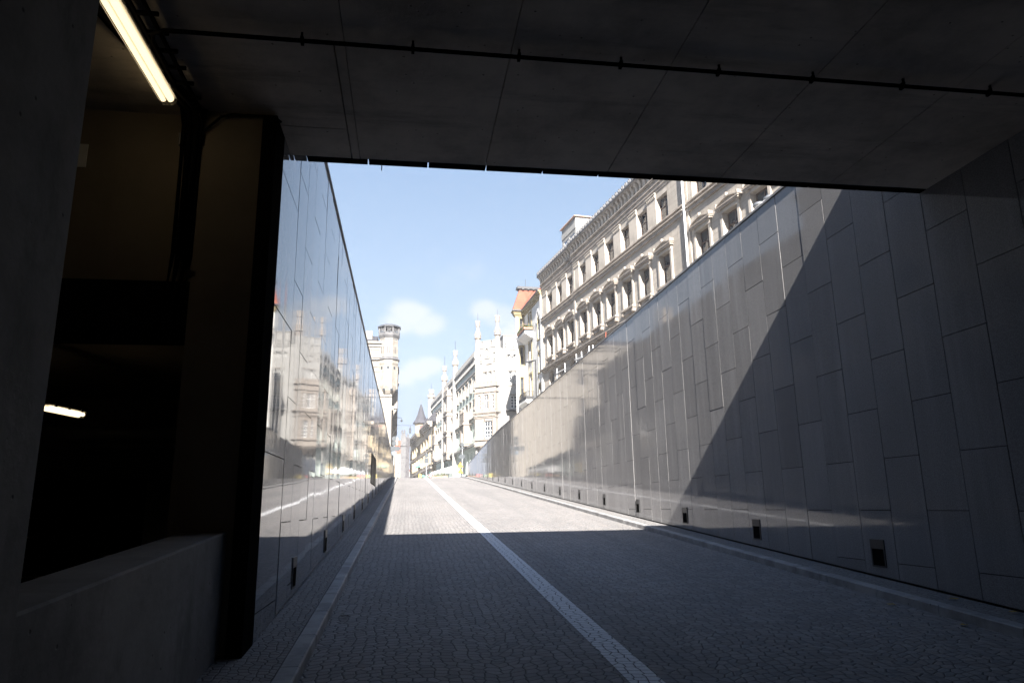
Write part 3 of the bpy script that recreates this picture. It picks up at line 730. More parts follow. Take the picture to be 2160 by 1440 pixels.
for (za, zb, pr) in ((24.45, 24.62, .12), (24.62, 24.82, .24), (24.82, 25.02, .34), (25.02, 25.18, .46)):
    mb.box(-.3, 8.74 - pr, -.2, pr, za, zb); mb.prism([(8.74 - pr, -.2), (8.74 - pr, BW + pr), (9.1 + pr * .5, BW + pr), (13.3, -1.5), (13.3, -3)], 'z', za, zb - .001)
Fy.put(mb, 'eaves', m_yel)
mb = MB(); mb.box(-.3, 8.2, .461, .53, 25.06, 25.22); mb.box(8.18, 8.28, .53, BW + .53, 25.06, 25.22); Fy.put(mb, 'gutter', m_lead)
# mansard: main slope, and the bay's hipped block
mb = MB()
mb.add([(-.3, .45, 25.185), (9.3, .45, 25.185), (9.3, -2.4, 27.6), (-.3, -2.4, 27.6), (-.3, -8, 27.6), (9.3, -8, 27.6), (-.3, -8, 25.185), (9.3, -8, 25.185)],
       [(0, 1, 2, 3), (3, 2, 5, 4), (0, 3, 4, 6), (1, 2, 5, 7)])
ba = [(8.3, BW + .42), (9.25, BW + .4), (13.3, -1.4), (13.3, -7.5), (8.3, -7.5)]; ta = [(9.7, BW - .75), (10.1, BW - .75), (12.3, -1.8), (12.3, -7), (9.7, -7)]
mb.add([(*q, 25.19) for q in ba] + [(*q, 28.2) for q in ta], [(k, (k + 1) % 5, 5 + (k + 1) % 5, 5 + k) for k in range(5)] + [(5, 6, 7, 8, 9)])
Fy.put(mb, 'roof', m_tile)
mb = MB(); big = lambda e: [(q[0] + e * (-1 if q[0] < 10.05 else 1), q[1] + e * (1 if q[1] > -3 else -1)) for q in ta]
mb.prism(big(.12), 'z', 28.2, 28.34); mb.prism(big(.3), 'z', 28.34, 28.62); mb.prism(big(-.2), 'z', 28.62, 28.74)
for i in range(9): mb.box(9.34, 9.44, -5.6 + .68 * i, -5.35 + .68 * i, 28.22, 28.55)
mb.tube([(10.4, -.6, 28.7), (10.4, -.6, 29.9)], .03, 5); Fy.put(mb, 'roof_crest', m_lead)
mb = MB(); mb.tube([(8.28, .47, 25.25), (9.68, -1.4, 28.2)], .09, 6); Fy.put(mb, 'ridge_tiles', m_tile)
# balconies
def balcony(z, planted):
    mb = MB(); mb.prism([(0, z - .75), (.25, z - .72), (.95, z - .3), (1.05, z - .25), (1.05, z), (0, z)], 'x', 4.15, 8.1); o = Fy.put(mb, 'balcony', m_ywall)
    r = MB(); zz = z + (.42 if planted else .95)
    r.box(4.18, 8.08, 1.0, 1.03, z + .02, z + .42); r.box(4.18, 4.21, .02, 1.0, z + .02, z + .42); r.box(8.05, 8.08, .02, 1.0, z + .02, z + .42)
    for k in range(0, 27 if not planted else 9):
        x = 4.2 + k * (.148 if not planted else .48); r.tube([(x, 1.015, z + .4), (x, 1.015, zz + .02)], .014, 4)
    for k in range(7): r.tube([(4.195, .05 + .15 * k, z + .4), (4.195, .05 + .15 * k, zz)], .014, 4)
    r.tube([(4.195, .02, zz), (4.195, 1.015, zz), (8.065, 1.015, zz), (8.065, .02, zz)], .026, 5)
    r.build('railing', m_iron, o)
balcony(21.5, True); balcony(13.45, False)
# flowers along the upper balcony
rnd = random.Random(3)
def leafy(pts, n, s, spread):
    mb = MB()
    for _ in range(n):
        c = Vector(rnd.choice(pts)) + Vector((rnd.gauss(0, spread), rnd.gauss(0, spread), rnd.gauss(0, spread * .8)))
        a = Vector((rnd.gauss(0, 1), rnd.gauss(0, 1), rnd.gauss(0, 1))).normalized() * s * rnd.uniform(.6, 1.3); b = a.cross(Vector((rnd.gauss(0, 1), rnd.gauss(0, 1), rnd.gauss(0, 1)))).normalized() * s * .5
        mb.quad(c - a, c + b, c + a, c - b)
    return mb
m_leaf = plain('leaf', (.07, .10, .035), .6, var=.5, scale=20); m_flow = plain('geranium', (.55, .12, .10), .6)
t = thing('balcony_flowers', 'green trailing plants and flowers on the upper balcony of the ivory house', 'plant', Fy.loc(6, .9, 21.9) + root.location, Fy.ang)
pts = [(-1.8 + .1 * k, .12, .2) for k in range(40)] + [(-1.82, -.8 + .1 * k, .2) for k in range(10)]
leafy(pts, 900, .085, .13).build('leaves', m_leaf, t); leafy(pts, 120, .05, .15).build('blossoms', m_flow, t)
mb = MB(); mb.box(-1.9, 2.1, .06, .24, -.15, .08); mb.box(-1.92, -1.74, -.8, .06, -.15, .08); mb.build('planter', plain('terracotta', (.5, .27, .17), .8), t)

# ---- white gothic corner building
root = thing('gothic_building', 'white and pale green neo-gothic corner building with battlements and pinnacles', 'building', (12.5, 100, 5))
gl = Vector((-.0889, .9960)).normalized(); gr = Vector((gl.y, -gl.x)); gc = (gl - gr).normalized()
T2 = Vector((12.5, 100.)); T1 = T2 + gc * 3.48
FR = Facade(root, T2, -gr)                 # faces the camera: u negative to the right
FC = Facade(root, T2, gc); FL = Facade(root, T1, gl)
def win(F, u0, u1, z0, z1, nx=2, bars=(.62,), fr=m_whitef, d=.3, fw=.09):
    o = window(F, u1 - u0, z1 - z0, fr, m_glass, d, nx, bars, fw); o.location = F.loc((u0 + u1) / 2, 0, z0); return o
# right face
hs = [(-2.13, -1.65, 19.0, 20.65), (-3.1, -2.6, 19.0, 20.65), (-2.37, -1.9, 15.3, 17.15), (-2.87, -2.4, 15.3, 17.15), (-1.75, -1.53, 22.25, 23.0), (-2.65, -2.43, 22.25, 23.0)]
for k in range(3): hs += [(-5.2 - 1.9 * k, -4.5 - 1.9 * k, z, z + 1.8) for z in (19, 15.3, 11.5)]
mb = MB(); wall_holes(mb, -12, -.3, 4.6, 24.0, hs, .3); mb.box(-12, -.3, -14, -.35, 4.6, 24.0); FR.put(mb, 'wall', m_cream)
for h in hs: win(FR, *h, nx=1, bars=(.3, .52, .75) if h[3] - h[2] > 1 else ())
for a in (-1.64, -2.54):
    mb = MB(); r_, q_ = .42, .30
    for k in range(8):
        A, B_ = PI * k / 8, PI * (k + 1) / 8
        mb.prism([(q_ * math.cos(A), q_ * math.sin(A)), (q_ * math.cos(B_), q_ * math.sin(B_)), (r_ * math.cos(B_), r_ * math.sin(B_)), (r_ * math.cos(A), r_ * math.sin(A))], 'y', 0, .22)
    FR.put(mb, 'arch', m_cream, a, 0, 22.85)
mb = MB()
for k in range(9):
    a = -1.2 - k * 1.3; mb.box(a - .9, a, -.3, .12, 24.0, 24.72); mb.box(a - .95, a + .05, -.32, .16, 24.72, 24.8)
mb.box(-12, -.3, -.3, .1, 23.86, 23.999); FR.put(mb, 'battlement', m_cream)
mb = MB(); mb.box(-12, -1.05, -6, -.8, 24.0, 26.1); mb.box(-12, -.95, -6, -.7, 26.1, 26.22); FR.put(mb, 'attic', m_cream)
mb = MB(); mb.box(-3.2, -1.45, 0, .1, 20.75, 20.87); mb.box(-3.2, -1.5, 0, .08, 18.5, 18.8); mb.box(-3.0, -1.8, 0, .14, 17.22, 17.34); FR.put(mb, 'lintel', m_peach)
mb = MB(); mb.box(-3.4, -1.1, 0, 1.1, 14.85, 14.95)
for k in range(8): mb.prism([(0, 14.85), (.5, 14.7), (1.05, 14.85)], 'x', -3.3 + .3 * k, -3.26 + .3 * k)
FR.put(mb, 'canopy', m_iron)
# chamfer with oriel
hs = [(.18, .56, 19.5, 20.62), (1.06, 1.44, 19.5, 20.62), (1.92, 2.3, 19.5, 20.6)]
mb = MB(); wall_holes(mb, 0, 3.48, 4.6, 24.3, hs + [(.8, 2.7, 5.2, 9.2)], .3); mb.box(.1, 3.4, -3, -.35, 4.6, 24.3); FC.put(mb, 'wall', m_cream)
for h in hs: win(FC, *h, nx=1, bars=(.5,))
win(FC, .8, 2.7, 5.2, 9.2, 2, (.6,), m_wood)
mb = MB(); mb.box(1.0, 1.9, 0, .14, 21.82, 21.95); mb.box(.1, .7, 0, .12, 20.72, 20.82); mb.box(1.0, 1.55, 0, .12, 20.72, 20.84); mb.box(1.8, 2.5, 0, .12, 20.7, 20.8); FC.put(mb, 'lintel', m_peach)
mb = MB(); mb.box(0, 3.48, -.3, .1, 24.3, 24.5)
for (a, b) in ((.15, .75), (1.1, 2.35), (2.7, 3.3)): mb.box(a, b, -.3, .1, 24.5, 25.3); mb.box(a - .06, b + .06, -.33, .15, 25.3, 25.38)
FC.put(mb, 'battlement', m_cream)
for (a, z, r) in ((.5, 23.2, .26), (1.75, 23.7, .42), (2.9, 23.1, .26)):
    mb = MB()
    for k in range(8):
        A, B_ = PI * k / 8, PI * (k + 1) / 8
        mb.prism([(r * .7 * math.cos(A), r * 1.1 * math.sin(A)), (r * .7 * math.cos(B_), r * 1.1 * math.sin(B_)), (r * math.cos(B_), r * 1.5 * math.sin(B_)), (r * math.cos(A), r * 1.5 * math.sin(A))], 'y', 0, .2)
    mb.box(-r, -r * .72, 0, .16, -.9, 0); mb.box(r * .72, r, 0, .16, -.9, 0); mb.box(-.08, .08, 0, .14, -.7, -.4); mb.box(-r, r, 0, .12, -1.05, -.95)
    FC.put(mb, 'blind_arch', m_cream, a, 0, z)
OW = .9
FO = FC.sub(0, OW)
hs = [(.16, .56, 15.1, 17.2), (1.06, 1.83, 15.1, 17.2), (2.43, 2.83, 15.1, 17.2), (.42, 1.81, 11.1, 13.45)]
mb = MB(); wall_holes(mb, -.2, 3.4, 10.0, 18.5, hs, .25, 0., .298); mb.box(-.2, 3.4, -OW, -.3, 10.0, 18.5); FO.put(mb, 'oriel', m_peach)
win(FO, *hs[0], 1, (.3, .5, .75), d=.22); win(FO, *hs[1], 2, (.62,), d=.22); win(FO, *hs[2], 1, (.3, .5, .75), d=.22); win(FO, *hs[3], 3, (.68, .2, .42), d=.22)
mb = MB()
for grp in (((14.3, 14.5, .08), (14.5, 14.62, .2), (14.62, 14.8, .28)), ((13.9, 14.02, .1),), ((10.75, 10.9, .2),), ((9.9, 10.05, .1),), ((17.55, 17.75, .14),), ((18.36, 18.5, .2),)):
    mb = MB()
    for (a, b, pr) in grp: mb.box(-.2 - pr, 3.4 + pr, -OW, pr, a, b)
    if len(grp) == 3:
        for k in range(13): mb.box(-.1 + .27 * k, .06 + .27 * k, 0, .2, 14.1, 14.299)
    FO.put(mb, 'oriel_cornice', m_peach)
mb = MB(); mb.box(-.2, 3.4, -.14, 0, 18.5, 18.95)
for k in range(6): mb.box(-.15 + .6 * k, .25 + .6 * k, -.14, .03, 18.95, 19.22); mb.box(-.05 + .6 * k, .15 + .6 * k, .0, .05, 18.6, 18.85)
mb.box(-.2, -.06, -OW, -.14, 18.5, 19.1); mb.box(3.26, 3.4, -OW, -.14, 18.5, 19.1); FO.put(mb, 'oriel_parapet', m_peach)
mb = MB(); mb.lathe([(.3, 8.4), (.8, 9.0), (1.5, 9.6), (1.72, 9.9)], 1.6, -.9, 10); FO.put(mb, 'oriel_corbel', m_peach)
mb = MB()
for k in range(9): mb.box(.35 + .02 * 0 + 1.35 * (k % 2) + .0, .45 + 1.35 * (k % 2), 0, .07, 10.95, 14.0)
for s in (-.2, .72, 2.0, 3.24): mb.box(s, s + .16, 0, .08, 15.0, 17.5)
FO.put(mb, 'oriel_shaft', m_peach)
# street face
secL = [(0.55, 19.8), (20.8, 33.4), (34.4, 54.5)]
hs = []
for (a, b) in secL:
    nwin = 6 if b - a > 15 else 4
    if a > 20 and b < 34: cs = [a + 1.6, a + 3.2, b - 3.0, b - 1.4]
    else: cs = [a + 1.6 + (b - a - 3.2) * k / (nwin - 1) for k in range(nwin)]
    for c in cs: hs += [(c - .55, c + .55, 18.8, 20.4), (c - .4, c + .4, 17.75, 18.35), (c - .6, c + .6, 14.75, 16.85), (c - .6, c + .6, 11.4, 13.6), (c - .75, c + .75, 6, 9.6)]
mb = MB(); wall_holes(mb, 0, 55, 4.6, 23.32, hs, .35); mb.box(0, 55, -12, -.4, 4.6, 23.6); FL.put(mb, 'wall', m_green)
protos = {}
for h in hs:
    k = round(h[3] - h[2], 2)
    if k not in protos: protos[k] = Proto(FL, window(FL, h[1] - h[0], h[3] - h[2], m_whitef, m_glass, .32, 2, (.62,) if k > 1 else (), .1))
    protos[k].at((h[0] + h[1]) / 2, 0, h[2])
for h in hs:
    mb = MB()
    if h[3] == 20.4:
        mb.box(h[0] - .22, h[0], 0, .12, 18.5, 20.55); mb.box(h[1], h[1] + .22, 0, .12, 18.5, 20.55); mb.box(h[0] - .25, h[1] + .25, 0, .2, 20.56, 20.75); mb.box(h[0] - .2, h[1] + .2, 0, .22, 18.4, 18.52)
    if h[3] == 16.85: mb.box(h[0] - .2, h[0], 0, .14, 14.6, 17.0); mb.box(h[1], h[1] + .2, 0, .14, 14.6, 17.0); mb.box(h[0] - .25, h[1] + .25, 0, .25, 17.0, 17.2)
    if h[3] == 13.6: mb.box(h[0] - .2, h[1] + .2, 0, .25, 13.7, 13.9)
    if mb.v: FL.put(mb, 'window_surround', m_peach)
for (a, b) in secL:
    mb = MB(); mb.box(a, b, 0, .4, 22.95, 23.3); mb.box(a, b, 0, .5, 23.18, 23.32)
    k = a + .2
    while k < b - .3: mb.box(k, k + .22, 0, .36, 22.2, 22.949); k += .5
    FL.put(mb, 'corbel_table', m_cream)
    mb = MB(); mb.box(a, b, .1, .4, 23.32, 23.55); k = a + .1
    while k < b - .4: mb.box(k, k + .5, .1, .4, 23.55, 24.0); mb.box(k - .04, k + .54, .06, .44, 24.0, 24.07); k += .86
    FL.put(mb, 'battlement', m_cream)
    mb = MB(); mb.box(a, b, 0, .35, 14.35, 14.5); mb.box(a, b, 0, .5, 10.3, 10.6); mb.box(a, b, 0, .2, 21.1, 21.3); FL.put(mb, 'string_course', m_cream)
# bays of peach stone on the street face
for (a, b, z0, z1, pr) in ((6.0, 9.6, 10.6, 15.7, 1.1), (24.8, 29.5, 9.8, 22.2, 1.0), (42.0, 45.5, 10.6, 15.7, 1.0)):
    Fq = FL.sub(0, pr); c = (a + b) / 2
    hz_ = [(c - .9, c + .9, z, z + 2.2) for z in ([11.3] if z1 < 16 else [11.3, 15.0, 18.6])]
    mb = MB(); wall_holes(mb, a, b, z0, z1, hz_, .25, 0., .298); mb.box(a, b, -pr, -.3, z0, z1); Fq.put(mb, 'bay', m_peach)
    Ff = Facade(root, tuple((Fq.P + Fq.d * a)[:2]), tuple((-Fq.d)[:2])); 
    for h in hz_: win(Fq, *h, nx=3, bars=(.65,), d=.22)
    mb = MB()
    for h in hz_: mb.box(a - .12, b + .12, -pr, .16, h[3] + .3, h[3] + .55); mb.box(a - .1, b + .1, -pr, .12, h[2] - .4, h[2] - .2)
    k = a
    while k < b - .3: mb.box(k, k + .35, -.2, .05, z1 + .001, z1 + .45); k += .6
    Fq.put(mb, 'bay_cornice', m_peach)
# pinnacled turrets
def turret(F, u, w, shaft, zs, zsh, nm='turret'):
    z0, zr, zb0, zb1, zn, zc, zs_ = zs
    mb = MB(); mb.lathe([(shaft, 4.6), (shaft, z0), (shaft * .9, z0 + .1), (shaft * .9, z0 + .25)], 0, 0, 8, PI / 8); o = F.put(mb, nm, m_cream, u, w)
    q = MB(); q.lathe([(shaft * .85, z0 + .25), (shaft * .85, zr), (shaft * .8, zb0 - .12), (shaft * 1.2, zb0), (shaft * 1.2, zb0 + .12), (shaft * 1.08, zb0 + .16), (shaft * 1.02, zb1 - .3), (shaft * .62, zb1), (shaft * .55, zn), (shaft * .78, zn + .06), (shaft * .78, zc - .1), (shaft * .66, zc)], 0, 0, 8, PI / 8)
    for k in range(8):
        A = 2 * PI * k / 8; cx, cy = math.cos(A), math.sin(A)
        q.box(cx * shaft * .7 - .06, cx * shaft * .7 + .06, cy * shaft * .7 - .06, cy * shaft * .7 + .06, zc - .12, zc + .12)
        q.box(cx * shaft * 1.02 - .05, cx * shaft * 1.02 + .05, cy * shaft * 1.02 - .05, cy * shaft * 1.02 + .05, zb0 + .4, zb0 + .7)
    q.build('pinnacle', m_peach, o); s_ = MB(); s_.tube([(0, 0, zc), (0, 0, zs_)], .03, 5); s_.build('spike', m_iron, o)
turret(FC, 0, -.05, .44, (25.0, 25.9, 25.95, 27.15, 27.95, 28.8, 29.9), 0)
turret(FC, 3.48, -.05, .44, (24.9, 25.8, 25.9, 27.1, 27.7, 28.5, 29.8), 0)
turret(FL, 20.3, .2, .50, (24.8, 25.7, 25.8, 26.95, 27.5, 28.35, 30.2), 0)
turret(FL, 33.9, .2, .55, (24.5, 25.4, 25.45, 26.6, 27.3, 28.2, 30.3), 0)
turret(FL, 55.0, .2, .75, (24.5, 25.2, 25.3, 26.0, 26.1, 27.0, 28.5), 0)
mb = MB(); mb.box(.6, 54, -11.5, -1, 23.7, 24.0); mb.prism([(-1.5, 24), (-6, 26.0), (-11.5, 24)], 'x', 8, 54); FL.put(mb, 'roof', m_slate)
mb = MB(); mb.tube([(1.2, -1.5, 24), (1.2, -1.5, 26.6)], .05, 5); FC.put(mb, 'chimney', m_lead)

# ---- cream stone tower house on the left
root = thing('tower_house', 'cream limestone house with an octagonal corner turret, beyond the polished wall', 'building', (-2.4, 96, 5))
FT = Facade(root, (-2.38, 96), (-1, 0)); td = Vector((-.0171, 1.)).normalized()
FS = Facade(root, (-2.38, 96), (td.x, td.y)); FS.o = -FS.o
hs = [(9.2 + 2.6 * k, 10.3 + 2.6 * k, z, z + 2.2) for k in range(4) for z in (18.0, 14., 10., 6.5)]
mb = MB(); wall_holes(mb, 0, 20, 4.6, 23.0, hs, .3); mb.box(.03, 20, -34, -.35, 4.6, 23.0); FT.put(mb, 'wall', m_tower)
pw = Proto(FT, window(FT, 1.1, 2.2, m_wood, m_glass, .28, 2, (.6,)))
for h in hs: pw.at((h[0] + h[1]) / 2, 0, h[2])
mb = MB()
for (a, b, pr) in ((16.2, 16.4, .16), (21.2, 21.45, .3), (21.45, 21.6, .42), (20.2, 20.32, .12), (19.6, 19.7, .12), (23.0, 23.2, .2), (23.45, 23.75, .35)): mb.box(1.2 if a > 17 else .0, 20, 0, pr, a, b)
FT.put(mb, 'cornice', m_tower)
mb = MB(); mb.box(1.2, 20, -.3, .1, 23.2, 23.45)
for k in range(20):
    for j in (0, 1): mb.box(1.9 + .3 * k, 2.05 + .3 * k, 0, .12, 22.2 + .4 * j, 22.5 + .4 * j)
FT.put(mb, 'parapet', m_tower)
mb = MB(); mb.prism([(0, 23.75), (-3, 25.2), (-12, 25.2), (-15, 23.75)], 'x', 2.2, 20); FT.put(mb, 'roof', m_slate)
mb = MB(); mb.box(2.9, 3.8, -2.4, -1.4, 23.5, 25.6); FT.put(mb, 'chimney', m_tower)
# octagonal turret
TX, TY = .57, .55           # centre: u, depth behind the front plane
mb = MB(); mb.lathe([(.75, 16.6), (1.05, 17.0), (1.28, 17.6), (1.30, 20.4), (1.42, 20.7), (1.42, 21.1)], TX, -TY, 8, PI / 8); mb.lathe([(1.30, 21.6), (1.28, 24.2)], TX, -TY, 8, PI / 8); o = FT.put(mb, 'turret', m_tower)
r_ = MB(); r_.lathe([(1.42, 21.1), (1.60, 21.2), (1.60, 21.32), (1.42, 21.4), (1.42, 21.6), (1.30, 21.64)], TX, -TY, 8, PI / 8); r_.build('turret_ring', m_greys, o)
q = MB()
q.lathe([(1.32, 24.2), (1.48, 24.45), (1.55, 24.55), (1.55, 24.68), (1.48, 24.7), (1.48, 24.95), (1.44, 24.95), (1.44, 24.7)], TX, -TY, 8, PI / 8)
for k in range(8):
    A = PI / 8 + PI / 4 * k; cx, cy = TX + 1.42 * math.cos(A), -TY + 1.42 * math.sin(A); q.lathe([(.13, 24.9), (.11, 25.75)], cx, cy, 6)
    A2 = A + PI / 4; c2 = Vector((TX + 1.42 * math.cos(A2), -TY + 1.42 * math.sin(A2), 0)); c1 = Vector((cx, cy, 0))
    for f_ in (.35, .5, .65):                      # tracery: rings between the posts
        pass
    ctr = (c1 + c2) / 2; dirv = (c2 - c1).normalized()
    for rr in (.28, .15):
        pts = [(ctr.x + dirv.x * rr * math.cos(2 * PI * j / 10), ctr.y + dirv.y * rr * math.cos(2 * PI * j / 10), 25.33 + rr * 1.1 * math.sin(2 * PI * j / 10)) for j in range(11)]
        q.tube(pts, .035, 4)
    for s_ in (-1, 1): q.tube([tuple(ctr + dirv * (-.42 * s_) + Vector((0, 0, 24.95))), tuple(ctr + dirv * (.42 * s_) + Vector((0, 0, 25.7)))], .03, 4)
q.build('gallery', m_greys, o)
q = MB(); q.lathe([(1.45, 25.72), (1.68, 25.74), (1.68, 25.86), (1.2, 26.12), (.3, 26.2)], TX, -TY, 8, PI / 8); q.build('gallery_roof', m_lead, o)
d_ = MB(); k_ = MB(); lt = MB()
for k in range(8):
    A = PI / 4 * k; nx_, ny_ = math.cos(A), math.sin(A); tx, ty = -ny_, nx_
    ap = 1.29 * math.cos(PI / 8)
    def onface(mb_, s, z0, z1, hw, out, dep=.02):
        c = Vector((TX + nx_ * (ap + out), -TY + ny_ * (ap + out), 0)); tv = Vector((tx, ty, 0)); nv = Vector((nx_, ny_, 0))
        p = [c + tv * (s - hw), c + tv * (s + hw)]
        v = [tuple(p[0] + Vector((0, 0, z0))), tuple(p[1] + Vector((0, 0, z0))), tuple(p[1] + Vector((0, 0, z1))), tuple(p[0] + Vector((0, 0, z1)))]
        v2 = [tuple(Vector(a) - nv * dep) for a in v]
        mb_.add(v + v2, [(0, 1, 2, 3), (4, 5, 6, 7)] + [(i, (i + 1) % 4, 4 + (i + 1) % 4, 4 + i) for i in range(4)])
    for s in (-.16, .16): onface(d_, s, 21.75, 23.0, .055, .006)
    for s in (-.3, 0, .3): onface(lt, s, 21.66, 23.1, .05, .05, .07)
    onface(lt, 0, 23.7, 23.85, .42, .04, .06)
    for j in range(6):
        A1, A2 = PI * j / 6, PI * (j + 1) / 6
        c = Vector((TX + nx_ * (ap + .05), -TY + ny_ * (ap + .05), 23.12)); tv = Vector((tx, ty, 0)); zz = Vector((0, 0, 1))
        ring_ = [c + tv * .3 * math.cos(A1) + zz * .42 * math.sin(A1), c + tv * .3 * math.cos(A2) + zz * .42 * math.sin(A2), c + tv * .4 * math.cos(A2) + zz * .55 * math.sin(A2), c + tv * .4 * math.cos(A1) + zz * .55 * math.sin(A1)]
        lt.quad(*[tuple(p) for p in ring_])
    for s in (-.25, 0, .25): onface(d_, s, 23.93, 24.1, .07, .006); onface(k_, s, 23.2, 23.45, .07, .01)
    ap2 = ap
    for s in (-.02,): onface(d_, s, 19.85, 20.25, .14, .02)
    for s in (-.45, .45): onface(lt, s, 17.2, 20.4, .07, .1, .14)
    for s in (-.45, .45): onface(d_, s, 16.95, 17.2, .09, .1, .1)
d_.build('slit', m_glass, o); lt.build('moulding', m_tower, o); k_.build('tracery', m_peach, o)
# shaded street side with hanging oriels
FS2 = Facade(root, (-2.38, 96.02), (-td.x, -td.y))          # outward +X
mb = MB()
for (a, b, z0, z1, pr) in ((-4.2, -2.2, 14.9, 20.5, .75), (-10.5, -8, 13, 21.2, .8), (-20, -17.5, 13, 21, .8)):
    mb.box(a, b, 0, pr, z0, z1); mb.prism([(0, z0), (pr, z0), (pr * .3, z0 - .9), (0, z0 - 1.3)], 'x', a + .2, b - .2); mb.box(a - .1, b + .1, 0, pr + .12, z1, z1 + .2)
mb.box(-.5, .0, 0, .28, 14.4, 14.95); mb.box(-30, -1.2, 0, .3, 21.3, 21.6); mb.box(-30, -1, 0, .35, 23.4, 23.8)
FS2.put(mb, 'oriel', m_tower)
# hanging street lamp on the corner
t = thing('wall_lamp', 'hanging lamp on a thin bracket at the corner of the tower house', 'street lamp', (-2.36, 95.95, 13.3))
mb = MB(); mb.tube([(0, 0, .37), (1.15, 0, 0.04), (1.35, 0, .04)], .022, 5); mb.tube([(0, 0, -.02), (1.36, 0, .04)], .022, 5); mb.tube([(1.32, 0, .04), (1.34, 0, -.22)], .018, 5); mb.build('arm', m_iron, t)
mb = MB(); mb.lathe([(.03, -.16), (.13, -.26), (.15, -.4), (.08, -.5), (.02, -.52)], 1.34, 0, 8); mb.build('lantern', m_lead, t)

# ---- buff house with slate turret beyond the gothic building
root = thing('turret_house', 'buff house with open shutters and a pointed slate turret, far end of the street', 'building', (4.6, 150, 5))
FF = Facade(root, (4.75, 149), (-.0827, .9966))
hs = []
for k in range(9):
    c = 2.2 + 5.6 * k
    hs += [(c - .7, c + .7, 14.0, 16.4), (c - .7, c + .7, 10.4, 12.8), (c - .8, c + .8, 6.2, 9.0)]
mb = MB(); wall_holes(mb, 0, 52, 4.6, 18.1, hs, .4); mb.box(0, 52, -12, -.45, 4.6, 18.1); FF.put(mb, 'wall', m_buff)
pw = {}
for h in hs:
    k = round(h[3] - h[2], 2)
    if k not in pw: pw[k] = Proto(FF, window(FF, h[1] - h[0], h[3] - h[2], m_wood, m_glass, .35, 2, (.6,)))
    pw[k].at((h[0] + h[1]) / 2, 0, h[2])
for h in hs:
    if h[2] > 10:
        for c in (h[0] - .03, h[1] + .03):
            mb = MB(); mb.box(c - .03, c + .03, 0, .38, h[2], h[3]); FF.put(mb, 'shutter', m_shut)
mb = MB(); mb.box(0, 52, 0, .5, 18.1, 18.5); mb.box(0, 52, 0, .9, 18.5, 18.8); mb.box(0, 52, 0, 1.1, 18.8, 19.15); mb.box(0, 52, 0, .25, 13.2, 13.4); mb.box(0, 52, 0, .3, 9.5, 9.8); FF.put(mb, 'eaves', m_trim)
mb = MB(); mb.add([(0, 1.1, 19.15), (52, 1.1, 19.15), (52, -3.5, 25.), (0, -3.5, 25.), (52, -12, 19.15), (0, -12, 19.15)], [(0, 1, 2, 3), (3, 2, 4, 5), (1, 4, 2), (0, 3, 5)]); FF.put(mb, 'roof', m_slate)
TU, TW = 18.3, .55
mb = MB(); mb.lathe([(.9, 17.6), (1.4, 18.4), (1.4, 20.4), (1.65, 20.7)], TU, TW, 8, PI / 8); o = FF.put(mb, 'turret', m_buff)
q = MB(); q.lathe([(2.0, 20.7), (1.95, 20.8), (1.35, 21.7), (.85, 22.9), (.45, 24.3), (.12, 25.2), (.05, 25.3)], TU, TW, 8, PI / 8); q.build('spire', m_slate, o)
q = MB(); q.tube([(TU, TW, 25.2), (TU, TW, 26.3)], .06, 5); q.box(TU - .2, TU + .2, TW - .03, TW + .03, 26.0, 26.08); q.build('finial', m_lgrey, o)
q = MB(); q.box(TU - 1.34, TU - 1.28, TW - .35, TW + .35, 19.0, 20.2); q.build('turret_window', plain('red blind', (.30, .08, .07), .7), o)
mb = MB(); mb.prism([(.0, 11.9), (1.1, 11.0), (1.1, 10.85), (.0, 11.0)], 'x', 22, 25.5); FF.put(mb, 'awning', plain('green awning', (.10, .30, .24), .8))
mb = MB(); mb.prism([(-1.2, 19.2), (1.2, 19.2), (1.2, 20.6), (0, 21.6), (-1.2, 20.6)], 'y', -3, .2); mb.v = [(p[0] + 30, p[1], p[2]) for p in mb.v]; FF.put(mb, 'dormer', m_slate)

# ---- grey church front, orange-roofed house and white houses at the end
root = thing('church', 'grey stone church front with a dark carved portal column, far end', 'church', (-1, 185, 5))
Fch = Facade(root, (.25, 185), (-1, 0))
mb = MB(); mb.box(1.0, 2.3, -8, 0, 4.6, 19.8); mb.box(1.15, 2.15, -.5, .05, 19.8, 20.3); mb.box(.9, 2.45, -8, .2, 17.0, 17.3); Fch.put(mb, 'wall', m_greys)
mb = MB(); mb.box(0, 1.0, -6, .5, 4.6, 19.2)
rnd2 = random.Random(5)
for k in range(60):
    z = 6 + 13.2 * rnd2.random(); x = rnd2.uniform(.1, .9); mb.ball((x, .42, z), rnd2.uniform(.1, .2), 2., 5, 4)
Fch.put(mb, 'portal_column', m_carv)
mb = MB()
for (x, z, h) in ((.5, 19.2, 1.1), (1.4, 20.3, .9), (2.0, 20.3, .9)):
    mb.lathe([(.3, z), (.24, z + .15), (.2, z + h * .3), (.26, z + h * .6), (.12, z + h * .75), (.15, z + h * .88), (.05, z + h)], x, 0, 7)
Fch.put(mb, 'statue', m_greys)
mb = MB(); mb.lathe([(.1, 20.2), (.28, 20.5), (.22, 21.2), (.3, 21.3), (.08, 21.8), (.02, 22.6)], .0, .2, 8); Fch.put(mb, 'finial', m_lead)
